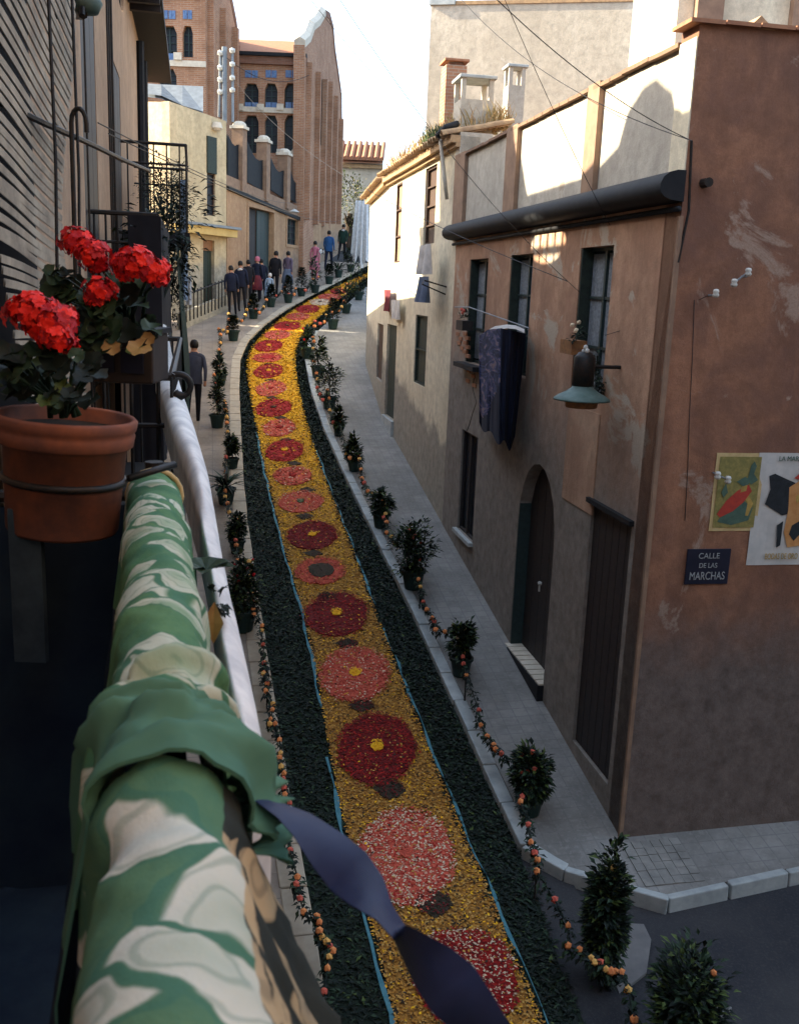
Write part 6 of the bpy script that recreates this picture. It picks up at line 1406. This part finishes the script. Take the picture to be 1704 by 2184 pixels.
mb = MB(); mb.box(cc + Vector((0, 0, .067)), hx + .008, .088, .006); mb.build('rim', 'dark_trim', bx)
for k in range(2):
    mb = MB(); mb.box(cc + Vector((-hx * .45 + k * hx * .85, -.084, -.005)), hx * .32, .004, .03); mb.build('panel', 'cloth_navy', bx)
bz = cc + Vector((0, 0, .07))
lv2 = [(U(100, 330), U(600, 745), U(2.3, 2.6), U(16, 32)) for _ in range(44)] + [(U(105, 165), U(575, 640), 2.35, U(18, 30)) for _ in range(12)] + [(U(190, 245), U(640, 740), 2.3, U(20, 34)) for _ in range(14)]
geranium('geranium with tall blooms growing in the dark planter box', bz, [(168, 520, 2.4, 34, 42, 1), (198, 545, 2.36, 32, 36, 1), (206, 565, 2.36, 20, 16, 1), (214, 622, 2.3, 30, 34, 1), (205, 640, 2.3, 22, 18, 1), (292, 568, 2.32, 44, 60, 0), (322, 580, 2.32, 34, 40, 0), (262, 565, 2.36, 22, 20, 1), (340, 598, 2.32, 14, 12, 0)], lv2,
         [(238, 742, 2.28, 20, (.1, -1, .9)), (298, 742, 2.25, 25, (.2, -1, 1.2)), (316, 722, 2.3, 14, (.5, -1, .2))])
fsd = Frame(FR.pt(2.10, 0, -.02), -14.6 - 90, 1)
drape('shade_sheet', 'dark sheet standing in for the shade at the far side of our balcony below the terracotta pot', 'drape', fsd, 0, .80, -.52, -1.5, 0, 'cloth_inner', .015, 4, seed=21, bulge=.0, n_=20)  # dark sheet put where the far side only lies in shade
# inner side of the balcony: dark sheet put in for its shade, and a strip of linen
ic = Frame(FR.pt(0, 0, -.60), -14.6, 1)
drape('shade_sheet', 'dark sheet standing in for the deep shade inside our balcony at the lower left', 'drape', ic, .2, 2.1, -.55, -1.5, 0, 'cloth_inner', .03, 5, seed=11, bulge=.02)
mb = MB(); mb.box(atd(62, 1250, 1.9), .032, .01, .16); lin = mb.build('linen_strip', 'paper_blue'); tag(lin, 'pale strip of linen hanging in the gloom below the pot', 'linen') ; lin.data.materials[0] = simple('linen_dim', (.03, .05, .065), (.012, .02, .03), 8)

# ================================================================== PLANTS AND CLOTHS ON THE BROWN HOUSE
# clothes line and draped bedspread below the middle window
bd = thing('window_rail', 'iron clothes rail in front of the first and middle windows of the brown house', 'rail', fA.px(1060, 700))
mb = MB(); mb.tube([fA.px(970, 655, .02), fA.px(1000, 655, .28), fA.px(1128, 700, .30), fA.px(1125, 703, .02)], .008, 6); mb.build('rail', 'zinc', bd)
bs = thing('bedspread', 'dark blue bedspread with a printed edge hung from the middle window of the brown house', 'bedspread', fA.px(1070, 930, .3))
def at1(tab, t):
    for (a, va), (b_, vb) in zip(tab, tab[1:]):
        if t <= b_: return va + (vb - va) * (t - a) / (b_ - a)
    return tab[-1][1]
P = []; uv = []; n_ = 60; J = 30
for i in range(n_ + 1):
    t = i / n_; x = at1([(0, 1022), (.45, 1064), (1, 1122)], t); off = at1([(0, .16), (.4, .42), (.5, .44), (1, .06)], t); yt = at1([(0, 716), (.2, 703), (.5, 700), (1, 712)], t); yb = at1([(0, 900), (.25, 928), (.6, 946), (.8, 954), (1, 940)], t) + 9 * sin(t * 17); row = []; ru = []
    for j in range(J + 1):
        s_ = j / J; row.append(fA.px(x - at1([(0, 0), (.5, 3), (1, 24)], t) * s_, yt + (yb - yt) * s_, off * (1 + .1 * s_) + (.09 * noise.noise(Vector((t * 9, s_ * 1.1, 7))) + .045 * noise.noise(Vector((t * 24, s_ * 1.6, 3)))) * (.15 + s_))); ru.append((t * 1.1, s_ * 1.7))
    P.append(row); uv.append(ru)
mb = MB(); mb.grid(P, uv=uv); mb.grid([[q + fA.u * .01 for q in r] for r in P], uv=uv)
for fi in range(len(mb.f)):
    k = fi % (n_ * J); i, j = divmod(k, J); mb.mi[fi] = 0 if i / n_ < .47 and j / J < at1([(0, .86), (.2, .80), (.47, .45)], i / n_) else 1
mb.build('cloth', ['print_blue', 'cloth_navy'], bs, smooth=True)
mb = MB(); mb.grid([[fA.px(x, y - 4 * k, .3 - .1 * k) for k in (0, 1, 2)] for x, y in ((1040, 712), (1055, 704), (1080, 700), (1100, 702), (1118, 710))]); o = mb.build('turned_edge', 'cloth_whitec', bs)
def winbox(nm, lab, x, y, w_, blooms, off=.16, mat='dark_wood'):
    c = fA.px(x, y, off); t = thing(nm, lab, 'window box', c, None); mb = MB(); mb.box(c, .08, w_, .07, (fA.n, fA.u, Vector((0, 0, 1)))); mb.build('box', mat, t)
    mb = MB(); foliage(mb, c + Vector((0, 0, .13)), .08, w_, .09, 90, .05, (0, 0, 1)); mb.build('foliage', ['leaf_dark', 'leaf'], t, kind='stuff')
    for _ in range(4): mb = MB(); mb.ball(c + Vector((U(-.06, .06), U(-w_, w_), U(.16, .26))), .025, jit=.3); mb.build('flower', blooms, t)
winbox('window_box', 'dark window box with small pink flowers at the left window of the brown house', 990, 694, .19, 'pompom_pink', .12)
winbox('window_box', 'wooden window box behind the street lamp at the right window', 1222, 740, .17, 'petal_white', .16, 'brass_rust')
plantmass('ivy', 'dark creeper hanging from the right window box behind the lamp', fA.px(1275, 775, .06), .08, .12, .24, 120, .06)

# ================================================================== OVERHEAD WIRES
def wire(lab, a, b_, sag=.25, r_=.006, n_=24):
    a, b_ = Vector(a), Vector(b_); r_ *= .6; pts = [a.lerp(b_, k / n_) - Vector((0, 0, sag * 4 * (k / n_) * (1 - k / n_))) for k in range(n_ + 1)]
    mb = MB(); mb.tube(pts, r_, 5); return tag(mb.build('overhead_wire', 'wire'), lab, 'wire', 'wires crossing above the street')
wr_ = 'overhead wire '
wire(wr_ + 'from the parapet pilaster to the upper left over the white sky', fA.px(1474, 300), atd(1000, -60, 7), .1, .006)
wire(wr_ + 'slanting down across the tall grey wall to the middle parapet', atd(1060, -40, 9), fA.px(1300, 480, .1), .05, .005)
wire(wr_ + 'crossing the brick gable and sky towards the parapet', atd(700, -40, 10), fA.px(1255, 640, .1), .2, .005)
wire(wr_ + 'thin line between lamp and grey insulator on the red wall', fA.px(1290, 715, .05), fB.px(1506, 632, .08), .02, .005)
wire(wr_ + 'upper thin wire sweeping over the red gable wall', fA.px(1262, 205), fB.px(1720, 392, .02), .1, .005)
wire(wr_ + 'from the chimneys down across the lit parapet', atd(985, 0, 14), fA.px(1475, 300, .1), .2, .006)
wire(wr_ + 'low pair, upper one, from the left house to the ochre wall', fL.px(210, 262, .1), fo1.px(640, 430, .2), .25, .009)
wire(wr_ + 'low pair, lower one, from the left house to the street end', fL.px(232, 285, .1), fo2.px(728, 470, .2), .3, .009)
wire(wr_ + 'from the insulator pole to the gable of the brick hall', fp.px(480, 120), atd(660, 160, 42), .5, .02)
wire(wr_ + 'from the insulator pole fanning out above the street', fp.px(496, 165), fA.px(1210, 600, .1), .6, .008)
wire(wr_ + 'faint, steep one in the white sky right of the brick gable', atd(640, -30, 12), f1.px(940, 300), .1, .005)
ct = [atd(-20, 208, 3.4), atd(90, 262, 3.6), atd(180, 300, 4.2), atd(260, 340, 5.2), atd(320, 365, 6.5)]
mb = MB(); mb.tube(smoothp(resample(ct, .15), 3), .012, 6); tag(mb.build('thick_cable', 'iron'), 'thick dark cable drooping across the blind and left house', 'cable')
